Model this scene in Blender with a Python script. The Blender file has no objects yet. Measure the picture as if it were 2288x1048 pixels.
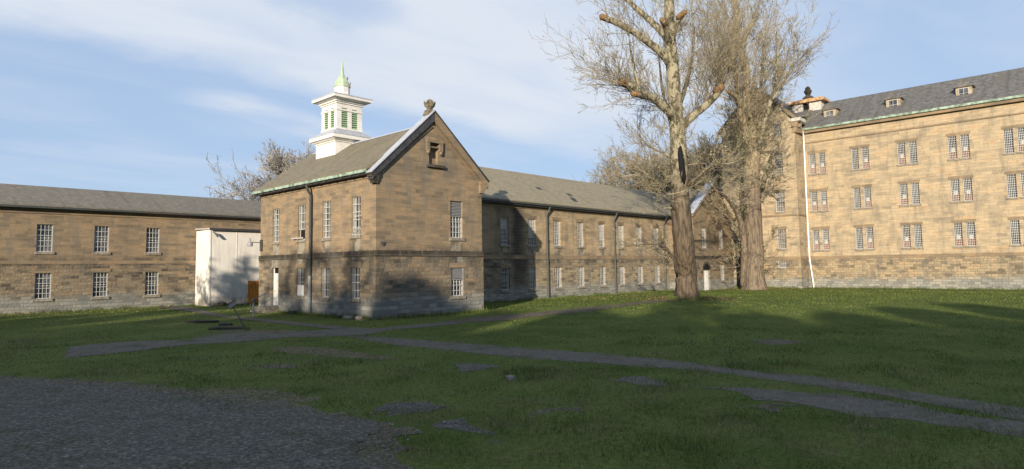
import bpy, bmesh, math, random
import numpy as np
from mathutils import Vector, Matrix
from mathutils.geometry import tessellate_polygon
sc = bpy.context.scene
R = math.radians
random.seed(7)
rng = np.random.default_rng(11)

# ---------------------------------------------------------------- camera
FPX, PITCH, ROLL, YAW = 1426.05, 0.0734331, -0.0133499, 0.8058746
CAM = Vector((-20.517, -29.927, 2.738))
fw = Vector((math.sin(YAW)*math.cos(PITCH), math.cos(YAW)*math.cos(PITCH), math.sin(PITCH)))
rt0 = Vector((math.cos(YAW), -math.sin(YAW), 0)); up0 = rt0.cross(fw)
RT = rt0*math.cos(ROLL) + up0*math.sin(ROLL)
UP = -rt0*math.sin(ROLL) + up0*math.cos(ROLL)
cd = bpy.data.cameras.new("camera"); cam = bpy.data.objects.new("camera", cd)
sc.collection.objects.link(cam); sc.camera = cam
M = Matrix((RT, UP, -fw)).transposed().to_4x4(); M.translation = CAM
cam.matrix_world = M
cd.sensor_width = 36; cd.lens = FPX*36/2288
cd.shift_x = 9/2288; cd.shift_y = -29/2288
cd.clip_start = 0.1; cd.clip_end = 3000

# ---------------------------------------------------------------- sky, sun, exposure
SUN = Vector((-13.76, -7.35, 3.55)).normalized()
EXPO = 0.7
sc.view_settings.view_transform = 'Standard'; sc.view_settings.look = 'None'
sc.view_settings.exposure = EXPO; sc.view_settings.gamma = 1
w = bpy.data.worlds.new("World"); sc.world = w; w.use_nodes = True
nt = w.node_tree; N = nt.nodes; L = nt.links
bg = N['Background']; bg.inputs[1].default_value = 0.098
sky = N.new('ShaderNodeTexSky'); sky.sky_type = 'NISHITA'; sky.sun_disc = False
sky.sun_elevation = math.asin(SUN.z); sky.sun_rotation = math.atan2(SUN.x, SUN.y)
sky.air_density = 1.0; sky.dust_density = 0.6; sky.ozone_density = 2.0; sky.altitude = 300
class NB:                                           # short node builder
    def __init__(s, tree): s.t = tree
    def n(s, typ, **kw):
        o = s.t.nodes.new(typ)
        for k, v in kw.items(): setattr(o, k, v)
        return o
    def setin(s, node, i, v):
        if isinstance(v, bpy.types.NodeSocket): s.t.links.new(v, node.inputs[i])
        elif v is not None: node.inputs[i].default_value = v
    def math(s, op, a, b=None, c=None, clamp=False):
        o = s.n('ShaderNodeMath', operation=op, use_clamp=clamp)
        s.setin(o, 0, a); s.setin(o, 1, b); s.setin(o, 2, c)
        return o.outputs[0]
    def mix(s, f, a, b, blend='MIX'):
        o = s.n('ShaderNodeMix', data_type='RGBA', blend_type=blend)
        s.setin(o, 0, f)
        for i, v in ((6, a), (7, b)):
            if isinstance(v, tuple) and len(v) == 3: v = (*v, 1)
            s.setin(o, i, v)
        return o.outputs[2]
    def noise(s, vec, scale, detail=4, rough=.55, dist=0):
        o = s.n('ShaderNodeTexNoise'); s.setin(o, 'Vector', vec)
        o.inputs['Scale'].default_value = scale; o.inputs['Detail'].default_value = detail
        o.inputs['Roughness'].default_value = rough; o.inputs['Distortion'].default_value = dist
        return o.outputs[0]
    def step(s, x, a, b, lo=0., hi=1.):
        o = s.n('ShaderNodeMapRange', interpolation_type='SMOOTHSTEP')
        s.setin(o, 0, x)
        for i, v in enumerate((a, b, lo, hi)): s.setin(o, i+1, v)
        return o.outputs[0]
    def comb(s, x, y, z):
        o = s.n('ShaderNodeCombineXYZ')
        for i, v in enumerate((x, y, z)): s.setin(o, i, v)
        return o.outputs[0]
    def sep(s, v):
        o = s.n('ShaderNodeSeparateXYZ'); s.setin(o, 0, v); return o.outputs
    def vmul(s, v, m):
        o = s.n('ShaderNodeVectorMath', operation='MULTIPLY'); s.setin(o, 0, v); o.inputs[1].default_value = m
        return o.outputs[0]
b = NB(nt)
tc = b.n('ShaderNodeTexCoord'); dx, dy, dz = b.sep(tc.outputs['Generated'])
den = b.math('ADD', b.math('MAXIMUM', dz, 0.0), 0.06)
px_, py_ = b.math('DIVIDE', dx, den), b.math('DIVIDE', dy, den)
pv = b.comb(px_, py_, 0)
wob = b.math('SUBTRACT', b.noise(pv, 1.6, 6, .6, .3), .5)
fine = b.noise(b.vmul(pv, (1.0, 2.0, 1)), 1.5, 5, .5, .5)
pyw = b.math('ADD', py_, b.math('MULTIPLY', wob, .55))
band = b.math('MULTIPLY', b.step(pyw, 2.80, 2.38), b.step(pyw, .35, 1.35))
hx, hy = b.math('SUBTRACT', px_, 1.02), b.math('SUBTRACT', pyw, 1.80)
hole = b.step(b.math('ADD', b.math('MULTIPLY', hx, b.math('MULTIPLY', hx, 9.)), b.math('MULTIPLY', hy, b.math('MULTIPLY', hy, 14.))), 0., 1., .35, 1.)
fade = b.step(px_, 3.9, 2.3, .25, 1.)
body = b.step(fine, .25, .62, .72, 1.)
m1 = b.math('MULTIPLY', b.math('MULTIPLY', band, hole), b.math('MULTIPLY', body, fade))
s2 = b.math('MULTIPLY', b.step(b.math('ABSOLUTE', b.math('SUBTRACT', b.math('ADD', py_, b.math('MULTIPLY', wob, .35)), b.math('MULTIPLY_ADD', px_, .25, 2.72))), .30, .0),
            b.math('MULTIPLY', b.step(px_, .9, 1.3), b.step(px_, 2.6, 1.7)))
m2 = b.math('MULTIPLY', s2, b.step(fine, .35, .65, .25, .8))
veil = b.math('MULTIPLY', b.step(b.noise(b.vmul(pv, (.5, 1.2, 1)), 1.1, 5, .55, .5), .38, .72), .34)
mask = b.math('MULTIPLY', b.math('MAXIMUM', b.math('MAXIMUM', m1, m2), veil), b.step(dz, .02, .10, .25, .95))
skyc = b.mix(1.0, sky.outputs[0], (1.0, 1.0, 1.0, 1), 'MULTIPLY')
skyt = b.mix(.8, skyc, (2.75, 3.65, 5.2, 1))
col = b.mix(mask, skyt, (4.7, 5.05, 5.6, 1))
L.new(col, bg.inputs[0])
sd = bpy.data.lights.new("sun", 'SUN'); sd.energy = 5.0; sd.angle = R(.53); sd.color = (1, .86, .665)
so = bpy.data.objects.new("sun", sd); sc.collection.objects.link(so)
so.rotation_euler = (-SUN).to_track_quat('-Z', 'Y').to_euler(); so.location = (-60, -40, 60)

# ---------------------------------------------------------------- helpers
def at(x, y, t):
    """a point seen at pixel (x, y) of the photograph, t metres ahead (used to measure shapes)"""
    return CAM + (fw + RT*((x-1135)/FPX) - UP*((y-495)/FPX))*t
def gp(x, y, z=0.):
    d = fw + RT*((x-1135)/FPX) - UP*((y-495)/FPX)
    return CAM + d*((z-CAM.z)/d.z)
def zat(u, v, y):
    """height of the point above (u, v) that shows at pixel row y"""
    lo, hi = -5., 60.
    for _ in range(50):
        m = (lo+hi)/2; d = Vector((u, v, m))-CAM
        if 495 - FPX*d.dot(UP)/d.dot(fw) > y: lo = m
        else: hi = m
    return lo
ORG = {}                                             # world origin of unrotated roots and parts
def tag(o, label=None, cat=None, group=None, kind=None):
    for k, v in (('label', label), ('category', cat), ('group', group), ('kind', kind)):
        if v: o[k] = v
    return o
def empty(name, loc, label, cat, group=None):
    o = bpy.data.objects.new(name, None); sc.collection.objects.link(o); o.location = loc
    o.empty_display_size = .3; ORG[o.name] = Vector(loc)
    return tag(o, label, cat, group)
def children(o): return [c for c in bpy.data.objects if c.parent == o]
def copy_tree(o, parent=None):
    c = o.copy(); sc.collection.objects.link(c)
    if parent is not None: c.parent = parent
    for ch in children(o): copy_tree(ch, c)
    return c
class MB:
    def __init__(s): s.v = []; s.f = []; s.m = []; s.k = 0
    def add(s, vs, fs):
        n = len(s.v); s.v += [tuple(p) for p in vs]
        s.f += [tuple(i+n for i in f) for f in fs]; s.m += [s.k]*len(fs); return s
    def box(s, x0, x1, y0, y1, z0, z1):
        return s.add([(x0,y0,z0),(x1,y0,z0),(x1,y1,z0),(x0,y1,z0),(x0,y0,z1),(x1,y0,z1),(x1,y1,z1),(x0,y1,z1)],
                     [(0,3,2,1),(4,5,6,7),(0,1,5,4),(1,2,6,5),(2,3,7,6),(3,0,4,7)])
    def prism(s, pts, off):                          # closed polygon extruded by off
        n = len(pts); o = Vector(off); P = [Vector(p) for p in pts]
        nm = sum(((P[i]-P[0]).cross(P[(i+1) % n]-P[0]) for i in range(n)), Vector())
        if nm.dot(o) > 0: P.reverse()
        return s.add(P+[p+o for p in P], [tuple(range(n)), tuple(range(2*n-1, n-1, -1))] + [(i, i+n, (i+1) % n+n, (i+1) % n) for i in range(n)])
    def bar(s, a, bb, wx, wy=None, up=(0,0,1)):      # square bar from a to b
        a, bb = Vector(a), Vector(bb); d = (bb-a).normalized(); wy = wy or wx
        x = d.cross(Vector(up)); x = x.normalized() if x.length > 1e-4 else Vector((1,0,0)); y = x.cross(d)
        q = [x*wx/2+y*wy/2, -x*wx/2+y*wy/2, -x*wx/2-y*wy/2, x*wx/2-y*wy/2]
        return s.prism([a+k for k in q], bb-a)
    def tube(s, pts, rads, n=8, cap=True):
        pts = [Vector(p) for p in pts]; base = len(s.v); ref = None; k = len(pts)
        for i, p in enumerate(pts):
            d = (pts[min(i+1, k-1)]-pts[max(i-1, 0)])
            d = d.normalized() if d.length > 1e-9 else Vector((0,0,1))
            if ref is None: ref = Vector((1,0,0)) if abs(d.x) < .8 else Vector((0,1,0))
            x = (ref-d*ref.dot(d)).normalized(); y = d.cross(x); ref = x
            for j in range(n):
                a = 2*math.pi*j/n; q = p+(x*math.cos(a)+y*math.sin(a))*rads[i]; s.v.append((q.x, q.y, q.z))
        for i in range(k-1):
            for j in range(n):
                A = base+i*n+j; B = base+i*n+(j+1) % n
                s.f.append((A, B, B+n, A+n)); s.m.append(s.k)
        if cap:
            s.f.append(tuple(base+j for j in range(n-1, -1, -1))); s.f.append(tuple(base+(k-1)*n+j for j in range(n))); s.m += [s.k]*2
        return s
    def lathe(s, c, prof, n=12, rot=0.):             # prof: (radius, z)
        c = Vector(c); base = len(s.v)
        for r, z in prof:
            for j in range(n):
                a = rot+2*math.pi*j/n; s.v.append((c.x+r*math.cos(a), c.y+r*math.sin(a), c.z+z))
        for i in range(len(prof)-1):
            for j in range(n):
                A = base+i*n+j; B = base+i*n+(j+1) % n
                s.f.append((A, B, B+n, A+n)); s.m.append(s.k)
        s.f.append(tuple(base+j for j in range(n-1, -1, -1))); s.f.append(tuple(base+(len(prof)-1)*n+j for j in range(n))); s.m += [s.k]*2
        return s
    def wall(s, axis, c, outline, holes=(), depth=.3):
        """flat wall in the plane v=c (axis 'v', faces -y) or u=c (axis 'u', faces -x), outline and holes in (a, z); reveals run inward"""
        def P(a, z, d=0): return (a, c+d, z) if axis == 'v' else (c+d, a, z)
        polys = [list(outline)]+[[(x0,z0),(x1,z0),(x1,z1),(x0,z1)] for x0, x1, z0, z1 in holes]
        flat = [q for p in polys for q in p]
        tr = tessellate_polygon([[Vector((a, z, 0)) for a, z in p] for p in polys])
        fs = []
        for t in tr:
            (a0,z0),(a1,z1),(a2,z2) = (flat[i] for i in t)
            ar = (a1-a0)*(z2-z0)-(a2-a0)*(z1-z0)
            if abs(ar) < 1e-9: continue
            if (ar < 0) == (axis == 'v'): t = (t[0], t[2], t[1])
            fs.append(t)
        s.add([P(a, z) for a, z in flat], fs)
        for x0, x1, z0, z1 in holes:
            q = [(x0,z0),(x1,z0),(x1,z1),(x0,z1)]
            for i in range(4):
                (a, z), (a2, z2) = q[i], q[(i+1) % 4]
                f = [P(a,z), P(a2,z2), P(a2,z2,depth), P(a,z,depth)]
                s.add(f, [(3,2,1,0)] if axis == 'u' else [(0,1,2,3)])
        return s
    def build(s, name, mats, parent=None, smooth=False, loc=None):
        o0 = Vector((0,0,0))
        if loc is not None: o0 = Vector(loc)
        elif parent is not None: o0 = ORG.get(parent.name, o0)
        me = bpy.data.meshes.new(name)
        me.from_pydata([(x-o0.x, y-o0.y, z-o0.z) for x, y, z in s.v], [], s.f)
        for m in (mats if isinstance(mats, (list, tuple)) else [mats]): me.materials.append(m)
        me.polygons.foreach_set('material_index', s.m)
        if smooth: me.polygons.foreach_set('use_smooth', [True]*len(s.f))
        o = bpy.data.objects.new(name, me); sc.collection.objects.link(o)
        if parent is not None: o.parent = parent; ORG[o.name] = o0
        elif loc is not None: o.location = o0; ORG[o.name] = o0
        return o

# ---------------------------------------------------------------- materials
def mat(name, rough=.8, spec=.3):
    m = bpy.data.materials.new(name); m.use_nodes = True
    p = m.node_tree.nodes['Principled BSDF']; p.inputs['Roughness'].default_value = rough
    p.inputs['Specular IOR Level'].default_value = spec
    return m, NB(m.node_tree), p
def bump(b, p, h, strength=.5, dist=.02):
    o = b.n('ShaderNodeBump'); o.inputs['Strength'].default_value = strength; o.inputs['Distance'].default_value = dist
    b.setin(o, 'Height', h); b.t.links.new(o.outputs[0], p.inputs['Normal'])
def ramp(b, f, stops):
    o = b.n('ShaderNodeValToRGB'); b.setin(o, 0, f); cr = o.color_ramp
    while len(cr.elements) < len(stops): cr.elements.new(.5)
    for e, (x, c) in zip(cr.elements, stops): e.position = x; e.color = (*c, 1)
    return o.outputs[0]
def simple(name, colr, rough=.7, spec=.3, var=.25, scale=6., metal=0.):
    m, b, p = mat(name, rough, spec)
    pos = b.n('ShaderNodeNewGeometry').outputs['Position']
    f = b.noise(pos, scale, 5, .6)
    dark = tuple(c*(1-var) for c in colr); light = tuple(min(1, c*(1+var)) for c in colr)
    b.t.links.new(b.mix(b.step(f, .3, .7), dark, light), p.inputs['Base Color']); p.inputs['Metallic'].default_value = metal
    return m
def stone(name, bw, rh, tones, stain=.5, rough_face=.3, soot=.5, warm=None, mortar=.012, mort_col=(.22,.19,.14), base_grey=True, soot_col=(.085,.08,.075), belt_stain=True, soot_shade_at=(), contrast=.3, mort_amt=.55, wash=()):
    m, b, p = mat(name, .92, .15)
    pos = b.n('ShaderNodeNewGeometry').outputs['Position']
    x, y, z = b.sep(pos)
    a = b.math('ADD', x, y)
    n1 = b.noise(b.comb(a, z, 0), .7, 3)
    zz = b.math('ADD', z, b.math('MULTIPLY', b.math('SUBTRACT', n1, .5), .05*rough_face))
    uv = b.comb(a, zz, 0)
    br = b.n('ShaderNodeTexBrick'); b.setin(br, 'Vector', uv)
    br.offset = .43; br.offset_frequency = 2; br.squash = 1.5 if rough_face > .5 else 1.25; br.squash_frequency = 3
    for k, v in (('Color1', (0,0,0,1)), ('Color2', (1,1,1,1)), ('Mortar', (.5,.5,.5,1)), ('Scale', 1.), ('Mortar Size', mortar), ('Mortar Smooth', .4), ('Bias', 0.), ('Brick Width', bw), ('Row Height', rh)):
        br.inputs[k].default_value = v
    b2 = b.n('ShaderNodeTexBrick'); b.setin(b2, 'Vector', b.comb(b.math('ADD', a, .37), zz, 0)); b2.offset = .37; b2.squash = .7; b2.squash_frequency = 4
    for k, v in (('Color1', (0,0,0,1)), ('Color2', (1,1,1,1)), ('Mortar', (.5,.5,.5,1)), ('Scale', 1.), ('Mortar Size', .001), ('Bias', 0.), ('Brick Width', bw*2.3), ('Row Height', rh*2.)):
        b2.inputs[k].default_value = v
    t = b.math('ADD', b.math('MULTIPLY', b.sep(br.outputs['Color'])[0], contrast), b.math('MULTIPLY', b.sep(b2.outputs['Color'])[0], contrast*.45))
    t = b.math('ADD', t, b.math('MULTIPLY', b.noise(b.comb(a, b.math('MULTIPLY', z, 1.8), 0), .5, 6, .62), .8))
    t = b.math('SUBTRACT', t, .4*contrast*1.8-.1+.0)
    c = ramp(b, t, tones)
    bed = b.noise(b.comb(b.math('MULTIPLY', a, .8), b.math('MULTIPLY', z, 7.), 1.), 1.3, 6, .65)
    c = b.mix(1., c, ramp(b, bed, [(.3, (.78,.77,.76)), (.7, (1.12,1.12,1.11))]), 'MULTIPLY')
    grain = b.noise(b.comb(a, b.math('MULTIPLY', z, 2.2), 0), 7, 6, .65)
    c = b.mix(1., c, ramp(b, grain, [(.25, (.78,.78,.78)), (.75, (1.14,1.13,1.10))]), 'MULTIPLY')
    # run-off streaks and soot (weathering)
    st = b.noise(b.comb(b.math('MULTIPLY', a, 1.5), b.math('MULTIPLY', z, .28), 3.), 1., 5, .6)
    c = b.mix(b.math('MULTIPLY', b.step(st, .48, .66), stain), c, (.125,.12,.11))
    so_ = b.noise(b.comb(a, b.math('MULTIPLY', z, 1.6), 9.), .45, 6, .62)
    c = b.mix(b.math('MULTIPLY', b.step(so_, .49, .66), soot), c, soot_col)
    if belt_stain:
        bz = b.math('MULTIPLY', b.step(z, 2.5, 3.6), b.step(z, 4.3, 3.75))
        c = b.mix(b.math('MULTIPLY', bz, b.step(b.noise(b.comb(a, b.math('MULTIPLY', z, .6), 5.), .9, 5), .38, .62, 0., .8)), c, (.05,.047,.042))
    for (ca, wa, z0, z1, amt) in soot_shade_at:           # old downpipe soot, and painted shade inside the block's cast shadow
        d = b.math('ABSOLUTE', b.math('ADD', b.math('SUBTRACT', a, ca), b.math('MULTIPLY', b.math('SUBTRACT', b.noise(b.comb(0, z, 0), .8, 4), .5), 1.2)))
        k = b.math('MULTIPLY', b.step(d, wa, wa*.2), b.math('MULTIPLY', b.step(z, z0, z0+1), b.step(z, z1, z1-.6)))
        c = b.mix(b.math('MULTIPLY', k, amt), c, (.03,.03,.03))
    for (wx_, wy_, z0, z1, wd_) in wash:             # grey run-off under each sill
        d = b.math('ADD', b.math('ABSOLUTE', b.math('SUBTRACT', x, wx_)), b.math('ABSOLUTE', b.math('SUBTRACT', y, wy_)))
        d = b.math('ADD', d, b.math('MULTIPLY', b.math('SUBTRACT', b.noise(b.comb(b.math('MULTIPLY', a, 3.), b.math('MULTIPLY', z, .9), 6.), 1., 4), .5), .7))
        k = b.math('MULTIPLY', b.step(d, wd_, wd_*.45), b.math('MULTIPLY', b.step(z, z0, z0+.5), b.step(z, z1+.05, z1-.05)))
        wc = b.mix(b.step(b.noise(b.comb(b.math('MULTIPLY', a, 1.3), b.math('MULTIPLY', z, .9), 8.), 1.2, 4), .42, .58), (.055,.055,.05), (.27,.26,.225))
        c = b.mix(b.math('MULTIPLY', k, .62), c, wc)
    if base_grey:                                   # the lowest courses are a blue-grey stone
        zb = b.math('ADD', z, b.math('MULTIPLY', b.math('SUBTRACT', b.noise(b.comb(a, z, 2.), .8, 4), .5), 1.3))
        g = b.mix(b.sep(br.outputs['Color'])[0], (.15,.165,.165), (.27,.285,.275))
        c = b.mix(b.step(zb, 1.5, .75, 0, .72), c, g)
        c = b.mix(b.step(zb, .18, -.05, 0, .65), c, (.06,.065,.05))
    c = b.mix(b.math('MULTIPLY', br.outputs['Fac'], mort_amt), c, mort_col)
    b.t.links.new(c, p.inputs['Base Color'])
    h = b.math('ADD', b.math('MULTIPLY', br.outputs['Fac'], -1.3), b.math('MULTIPLY', b.noise(uv, 5. if rough_face > .5 else 9., 6, .65), 1.6*rough_face))
    h = b.math('ADD', h, b.math('MULTIPLY', b.sep(br.outputs['Color'])[0], .8*rough_face))
    bump(b, p, h, .8 if rough_face > .5 else .45, .06 if rough_face > .5 else .02)
    return m
TAN = [(.05, (.085,.07,.056)), (.28, (.17,.135,.097)), (.50, (.235,.18,.122)), (.70, (.28,.205,.132)), (.86, (.25,.165,.10)), (1., (.225,.205,.165))]
TANW = [(.05, (.15,.125,.095)), (.28, (.275,.22,.15)), (.50, (.35,.275,.185)), (.70, (.395,.30,.195)), (.86, (.37,.255,.155)), (1., (.32,.29,.23))]
BRN = [(.05, (.06,.053,.045)), (.25, (.13,.110,.085)), (.45, (.20,.163,.120)), (.65, (.255,.208,.148)), (.82, (.25,.175,.11)), (1., (.215,.205,.175))]
BRNW = [(.05, (.10,.086,.068)), (.25, (.20,.17,.125)), (.45, (.285,.24,.17)), (.65, (.345,.29,.21)), (.82, (.33,.24,.15)), (1., (.285,.265,.225))]
PALE = [(.05, (.22,.19,.145)), (.28, (.315,.262,.19)), (.5, (.385,.315,.222)), (.72, (.415,.33,.222)), (.86, (.385,.275,.17)), (1., (.37,.35,.29))]
WF = [(.05, v, 2.6, 4.75, .62) for v in (2.05, 5.34, 8.42, 11.97)]+[(6.07, .05, 2.8, 4.7, .75)]
WFL = [(0., v, -.2, 1.1, .6) for v in (2.05, 5.34, 8.42)]+[(0., v, 2.6, 4.75, .62) for v in (2.05, 5.34, 8.42, 11.97)]+[(6.07, 0., -.2, 1.05, .7), (6.07, 0., 2.8, 4.7, .75)]
WW = [(14.297+3.4426*k, 7.2, 2.9, 4.72, .7) for k in range(9)]
WWL = [(14.297+3.4426*k, 7.15, -.2, .95, .6) for k in range(9)]+[(14.297+3.4426*k, 7.15, 2.85, 4.72, .7) for k in range(9)]
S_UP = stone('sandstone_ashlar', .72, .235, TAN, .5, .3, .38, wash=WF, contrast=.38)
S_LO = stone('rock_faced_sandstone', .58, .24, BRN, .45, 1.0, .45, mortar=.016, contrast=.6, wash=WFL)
SOOT_SHADE = ((25.2, 4.6, -.5, 9., .38), (26.6, 1.3, -.5, 9., .6), (26.4, .6, 2., 9., .55), (24.3, .7, 5.5, 9., .4))  # wide first entry paints the block's cast shadow darker; the others are soot
S_WUP = stone('sandstone_ashlar_wing', .75, .26, TANW, .4, .3, .33, soot_shade_at=SOOT_SHADE, wash=WW, contrast=.40)
S_WLO = stone('rock_faced_sandstone_wing', .52, .23, BRNW, .4, 1.0, .45, mortar=.016, soot_shade_at=SOOT_SHADE, contrast=.6, wash=WWL)
S_MUP = stone('pale_sandstone_ashlar', .85, .31, PALE, .4, .3, .28, base_grey=False, belt_stain=False, contrast=.46)
S_MLO = stone('pale_rock_faced_stone', .55, .26, [(.1,(.14,.12,.09)),(.4,(.28,.23,.16)),(.75,(.36,.29,.195)),(.9,(.37,.26,.16))], .5, 1., .6, belt_stain=False, contrast=.6)
S_TRIM = stone('dressed_sandstone', 1.3, .5, TAN, .35, .15, .3, base_grey=False, belt_stain=False)
S_DARK = stone('blackened_sandstone', 1.3, .4, [(.1,(.02,.019,.018)),(.5,(.042,.037,.031)),(.9,(.09,.075,.058))], .5, .3, .5, base_grey=False, belt_stain=False)
S_FIN = simple('weathered_finial_stone', (.13,.11,.08), .9, .2, .45, 6)
S_SILL = simple('sill_stone', (.20,.18,.15), .9, .2, .35, 5)
def slate(name, axis, c1, c2, moss):
    m, b, p = mat(name, .75, .3)
    pos = b.n('ShaderNodeNewGeometry').outputs['Position']; x, y, z = b.sep(pos)
    a = y if axis == 'u' else x
    uv = b.comb(a, b.math('MULTIPLY', z, 1.7), 0)
    br = b.n('ShaderNodeTexBrick'); b.setin(br, 'Vector', uv); br.offset = .5
    for k, v in (('Color1', (0,0,0,1)), ('Color2', (1,1,1,1)), ('Mortar', (.1,.1,.1,1)), ('Scale', 1.), ('Mortar Size', .012), ('Mortar Smooth', .2), ('Bias', 0.), ('Brick Width', .32), ('Row Height', .24)):
        br.inputs[k].default_value = v
    t = b.sep(br.outputs['Color'])[0]
    c = b.mix(t, c1, c2)
    c = b.mix(b.step(b.noise(b.comb(b.math('MULTIPLY', a, 1.), b.math('MULTIPLY', z, .5), 0), .6, 5, .6), .45, .7, 0, .7), c, moss)
    st = b.noise(b.comb(b.math('MULTIPLY', a, 2.2), b.math('MULTIPLY', z, .35), 4.), 1., 4)
    c = b.mix(b.step(st, .5, .72, 0, .5), c, tuple(k*.6 for k in c1))
    c = b.mix(1., c, ramp(b, b.noise(uv, 3., 6, .7), [(.3,(.85,.85,.85)),(.7,(1.12,1.12,1.12))]), 'MULTIPLY')
    c = b.mix(b.math('MULTIPLY', br.outputs['Fac'], .4), c, tuple(k*.45 for k in c1))
    b.t.links.new(c, p.inputs['Base Color'])
    bump(b, p, b.math('ADD', b.math('MULTIPLY', br.outputs['Fac'], -1.), b.math('MULTIPLY', t, .6)), .6, .015)
    return m
SL_U = slate('slate_side', 'u', (.135,.12,.085), (.19,.165,.12), (.185,.165,.10))
SL_V = slate('slate_front', 'v', (.22,.195,.14), (.29,.255,.18), (.27,.24,.15))
SL_L = slate('slate_low', 'v', (.15,.135,.11), (.20,.18,.145), (.18,.165,.115))
SL_M = slate('slate_main', 'u', (.085,.085,.085), (.16,.155,.15), (.12,.115,.10))
WHITE = simple('white_painted_boards', (.60,.59,.575), .6, .3, .10, 2.2)
WHITEB = simple('white_painted_bars', (.42,.42,.41), .6, .3, .12, 9)
LEAD = simple('lead_sheet', (.34,.36,.41), .45, .5, .12, 3)
DARKM = simple('dark_lead_fascia', (.040,.040,.045), .6, .4, .35, 4)
IRON = simple('dark_iron', (.045,.05,.05), .55, .4, .3, 8)
PIPEG = simple('grey_painted_pipe', (.17,.19,.21), .5, .4, .2, 5)
WPIPE = simple('white_pipe', (.75,.74,.71), .45, .4, .08, 5)
COPPER = simple('green_copper', (.31,.40,.29), .6, .3, .18, 3)
PATINA = simple('gutter_patina', (.20,.27,.22), .65, .3, .6, 2.2)
GREENL = simple('green_louvre_slats', (.27,.385,.25), .6, .3, .15, 8)
GREYL = simple('grey_louvre_slats', (.22,.22,.225), .6, .3, .12, 8)
BLACK = simple('dark_void', (.012,.012,.014), .9, .1, .2, 3)
RUSTY = simple('rusty_slab', (.38,.24,.13), .8, .2, .45, 3)
WOODG = simple('grey_wood', (.30,.28,.26), .8, .2, .3, 9)
CONC = simple('weathered_concrete', (.42,.41,.39), .85, .2, .2, 5)
GLASS, gb, gpn = mat('window_glass', .12, .5)
gpos = gb.n('ShaderNodeNewGeometry').outputs['Position']
gb.t.links.new(gb.mix(gb.step(gb.noise(gpos, .9, 3), .35, .65), (.02,.025,.03), (.14,.15,.16)), gpn.inputs['Base Color'])
BLINDW = simple('faded_blind', (.36,.345,.31), .8, .2, .2, 2)
REDB = simple('reddish_brown_board', (.23,.10,.06), .75, .2, .35, 4)
BLIND = simple('dusty_pane', (.16,.15,.135), .35, .5, .35, 1.6)
SHED, sb, sp = mat('cream_sheet_cladding', .6, .3)
spos = sb.n('ShaderNodeNewGeometry').outputs['Position']; sx, sy, sz = sb.sep(spos)
sa = sb.math('ADD', sx, sy)
rib = sb.math('PINGPONG', sb.math('MULTIPLY', sa, 3.2), .5)
sc_ = sb.mix(sb.step(sb.noise(sb.comb(sb.math('MULTIPLY', sa, 3.), sb.math('MULTIPLY', sz, .5), 0), 1.2, 5), .35, .75), (.66,.635,.60), (.55,.53,.49))
sgr = sb.math('ADD', sz, sb.math('MULTIPLY', sb.noise(sb.comb(sb.math('MULTIPLY', sa, 2.), sb.math('MULTIPLY', sz, .6), 4.), 1.6, 5), -1.6))
sc_ = sb.mix(sb.step(sgr, .3, -.75, 0, .75), sc_, (.22,.20,.16))
sc_ = sb.mix(sb.step(sb.noise(sb.comb(sb.math('MULTIPLY', sa, 6.), sb.math('MULTIPLY', sz, .35), 7.), 1., 5), .58, .72, 0, .4), sc_, (.36,.31,.25))
sb.t.links.new(sc_, sp.inputs['Base Color'])
bump(sb, sp, sb.step(rib, .0, .06), .25, .01)
ORANGE, ob_, op_ = mat('orange_plywood', .6, .3)
opos = ob_.n('ShaderNodeNewGeometry').outputs['Position']
ob_.t.links.new(ob_.mix(ob_.step(ob_.noise(ob_.vmul(opos, (3, 3, .5)), 2.2, 6, .7, 1.), .35, .7), (.68,.27,.05), (.36,.12,.022)), op_.inputs['Base Color'])
def bark(name, lowc, lowd, hic, hid, zmid):
    m, b, p = mat(name, .9, .15)
    pos = b.n('ShaderNodeNewGeometry').outputs['Position']; z = b.sep(pos)[2]
    f = b.noise(b.vmul(pos, (5, 5, .8)), 1., 6, .65, .4)
    lo = b.mix(b.step(f, .36, .62), lowd, lowc)
    g = b.noise(b.vmul(pos, (1, 1, .6)), 2.4, 7, .72, .6)
    hi = b.mix(b.step(g, .47, .54), hic, hid)
    zz = b.math('ADD', z, b.math('MULTIPLY', b.math('SUBTRACT', b.noise(pos, .5, 4), .5), 5.))
    b.t.links.new(b.mix(b.step(zz, zmid-2.5, zmid+2.5), lo, hi), p.inputs['Base Color'])
    bump(b, p, b.math('ADD', f, b.math('MULTIPLY', g, .6)), 1., .12)
    return m
BARK1 = bark('sycamore_bark', (.135,.105,.075), (.045,.036,.028), (.28,.255,.185), (.085,.076,.05), 9.5)
BARK2 = bark('old_tree_bark', (.195,.155,.115), (.08,.064,.05), (.30,.245,.165), (.16,.13,.085), 13.)
TWIG = simple('twig_bark', (.18,.155,.112), .85, .15, .4, .6)
TWIGG = simple('grey_twig_bark', (.27,.245,.21), .85, .15, .35, .4)
CUT = simple('rotten_cut_wood', (.17,.105,.055), .9, .1, .4, 6)
def leafmat(name, c1, c2, sc_=.35):
    m, b, p = mat(name, .7, .2)
    pos = b.n('ShaderNodeNewGeometry').outputs['Position']
    f = b.math('ADD', b.math('MULTIPLY', b.noise(pos, sc_, 3), .6), b.math('MULTIPLY', b.noise(pos, 6., 2), .4))
    b.t.links.new(b.mix(b.step(f, .36, .64), c1, c2), p.inputs['Base Color'])
    return m
BUD = leafmat('spring_buds', (.235,.22,.115), (.34,.315,.18))
BUDP = leafmat('pale_blossom_buds', (.36,.33,.285), (.42,.385,.34))
IVY = leafmat('ivy_leaves', (.05,.065,.022), (.12,.12,.045), .8)
BUSH = leafmat('far_foliage', (.10,.11,.045), (.22,.20,.09), .1)
EVER = leafmat('dense_foliage', (.03,.05,.02), (.06,.08,.03))

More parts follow.
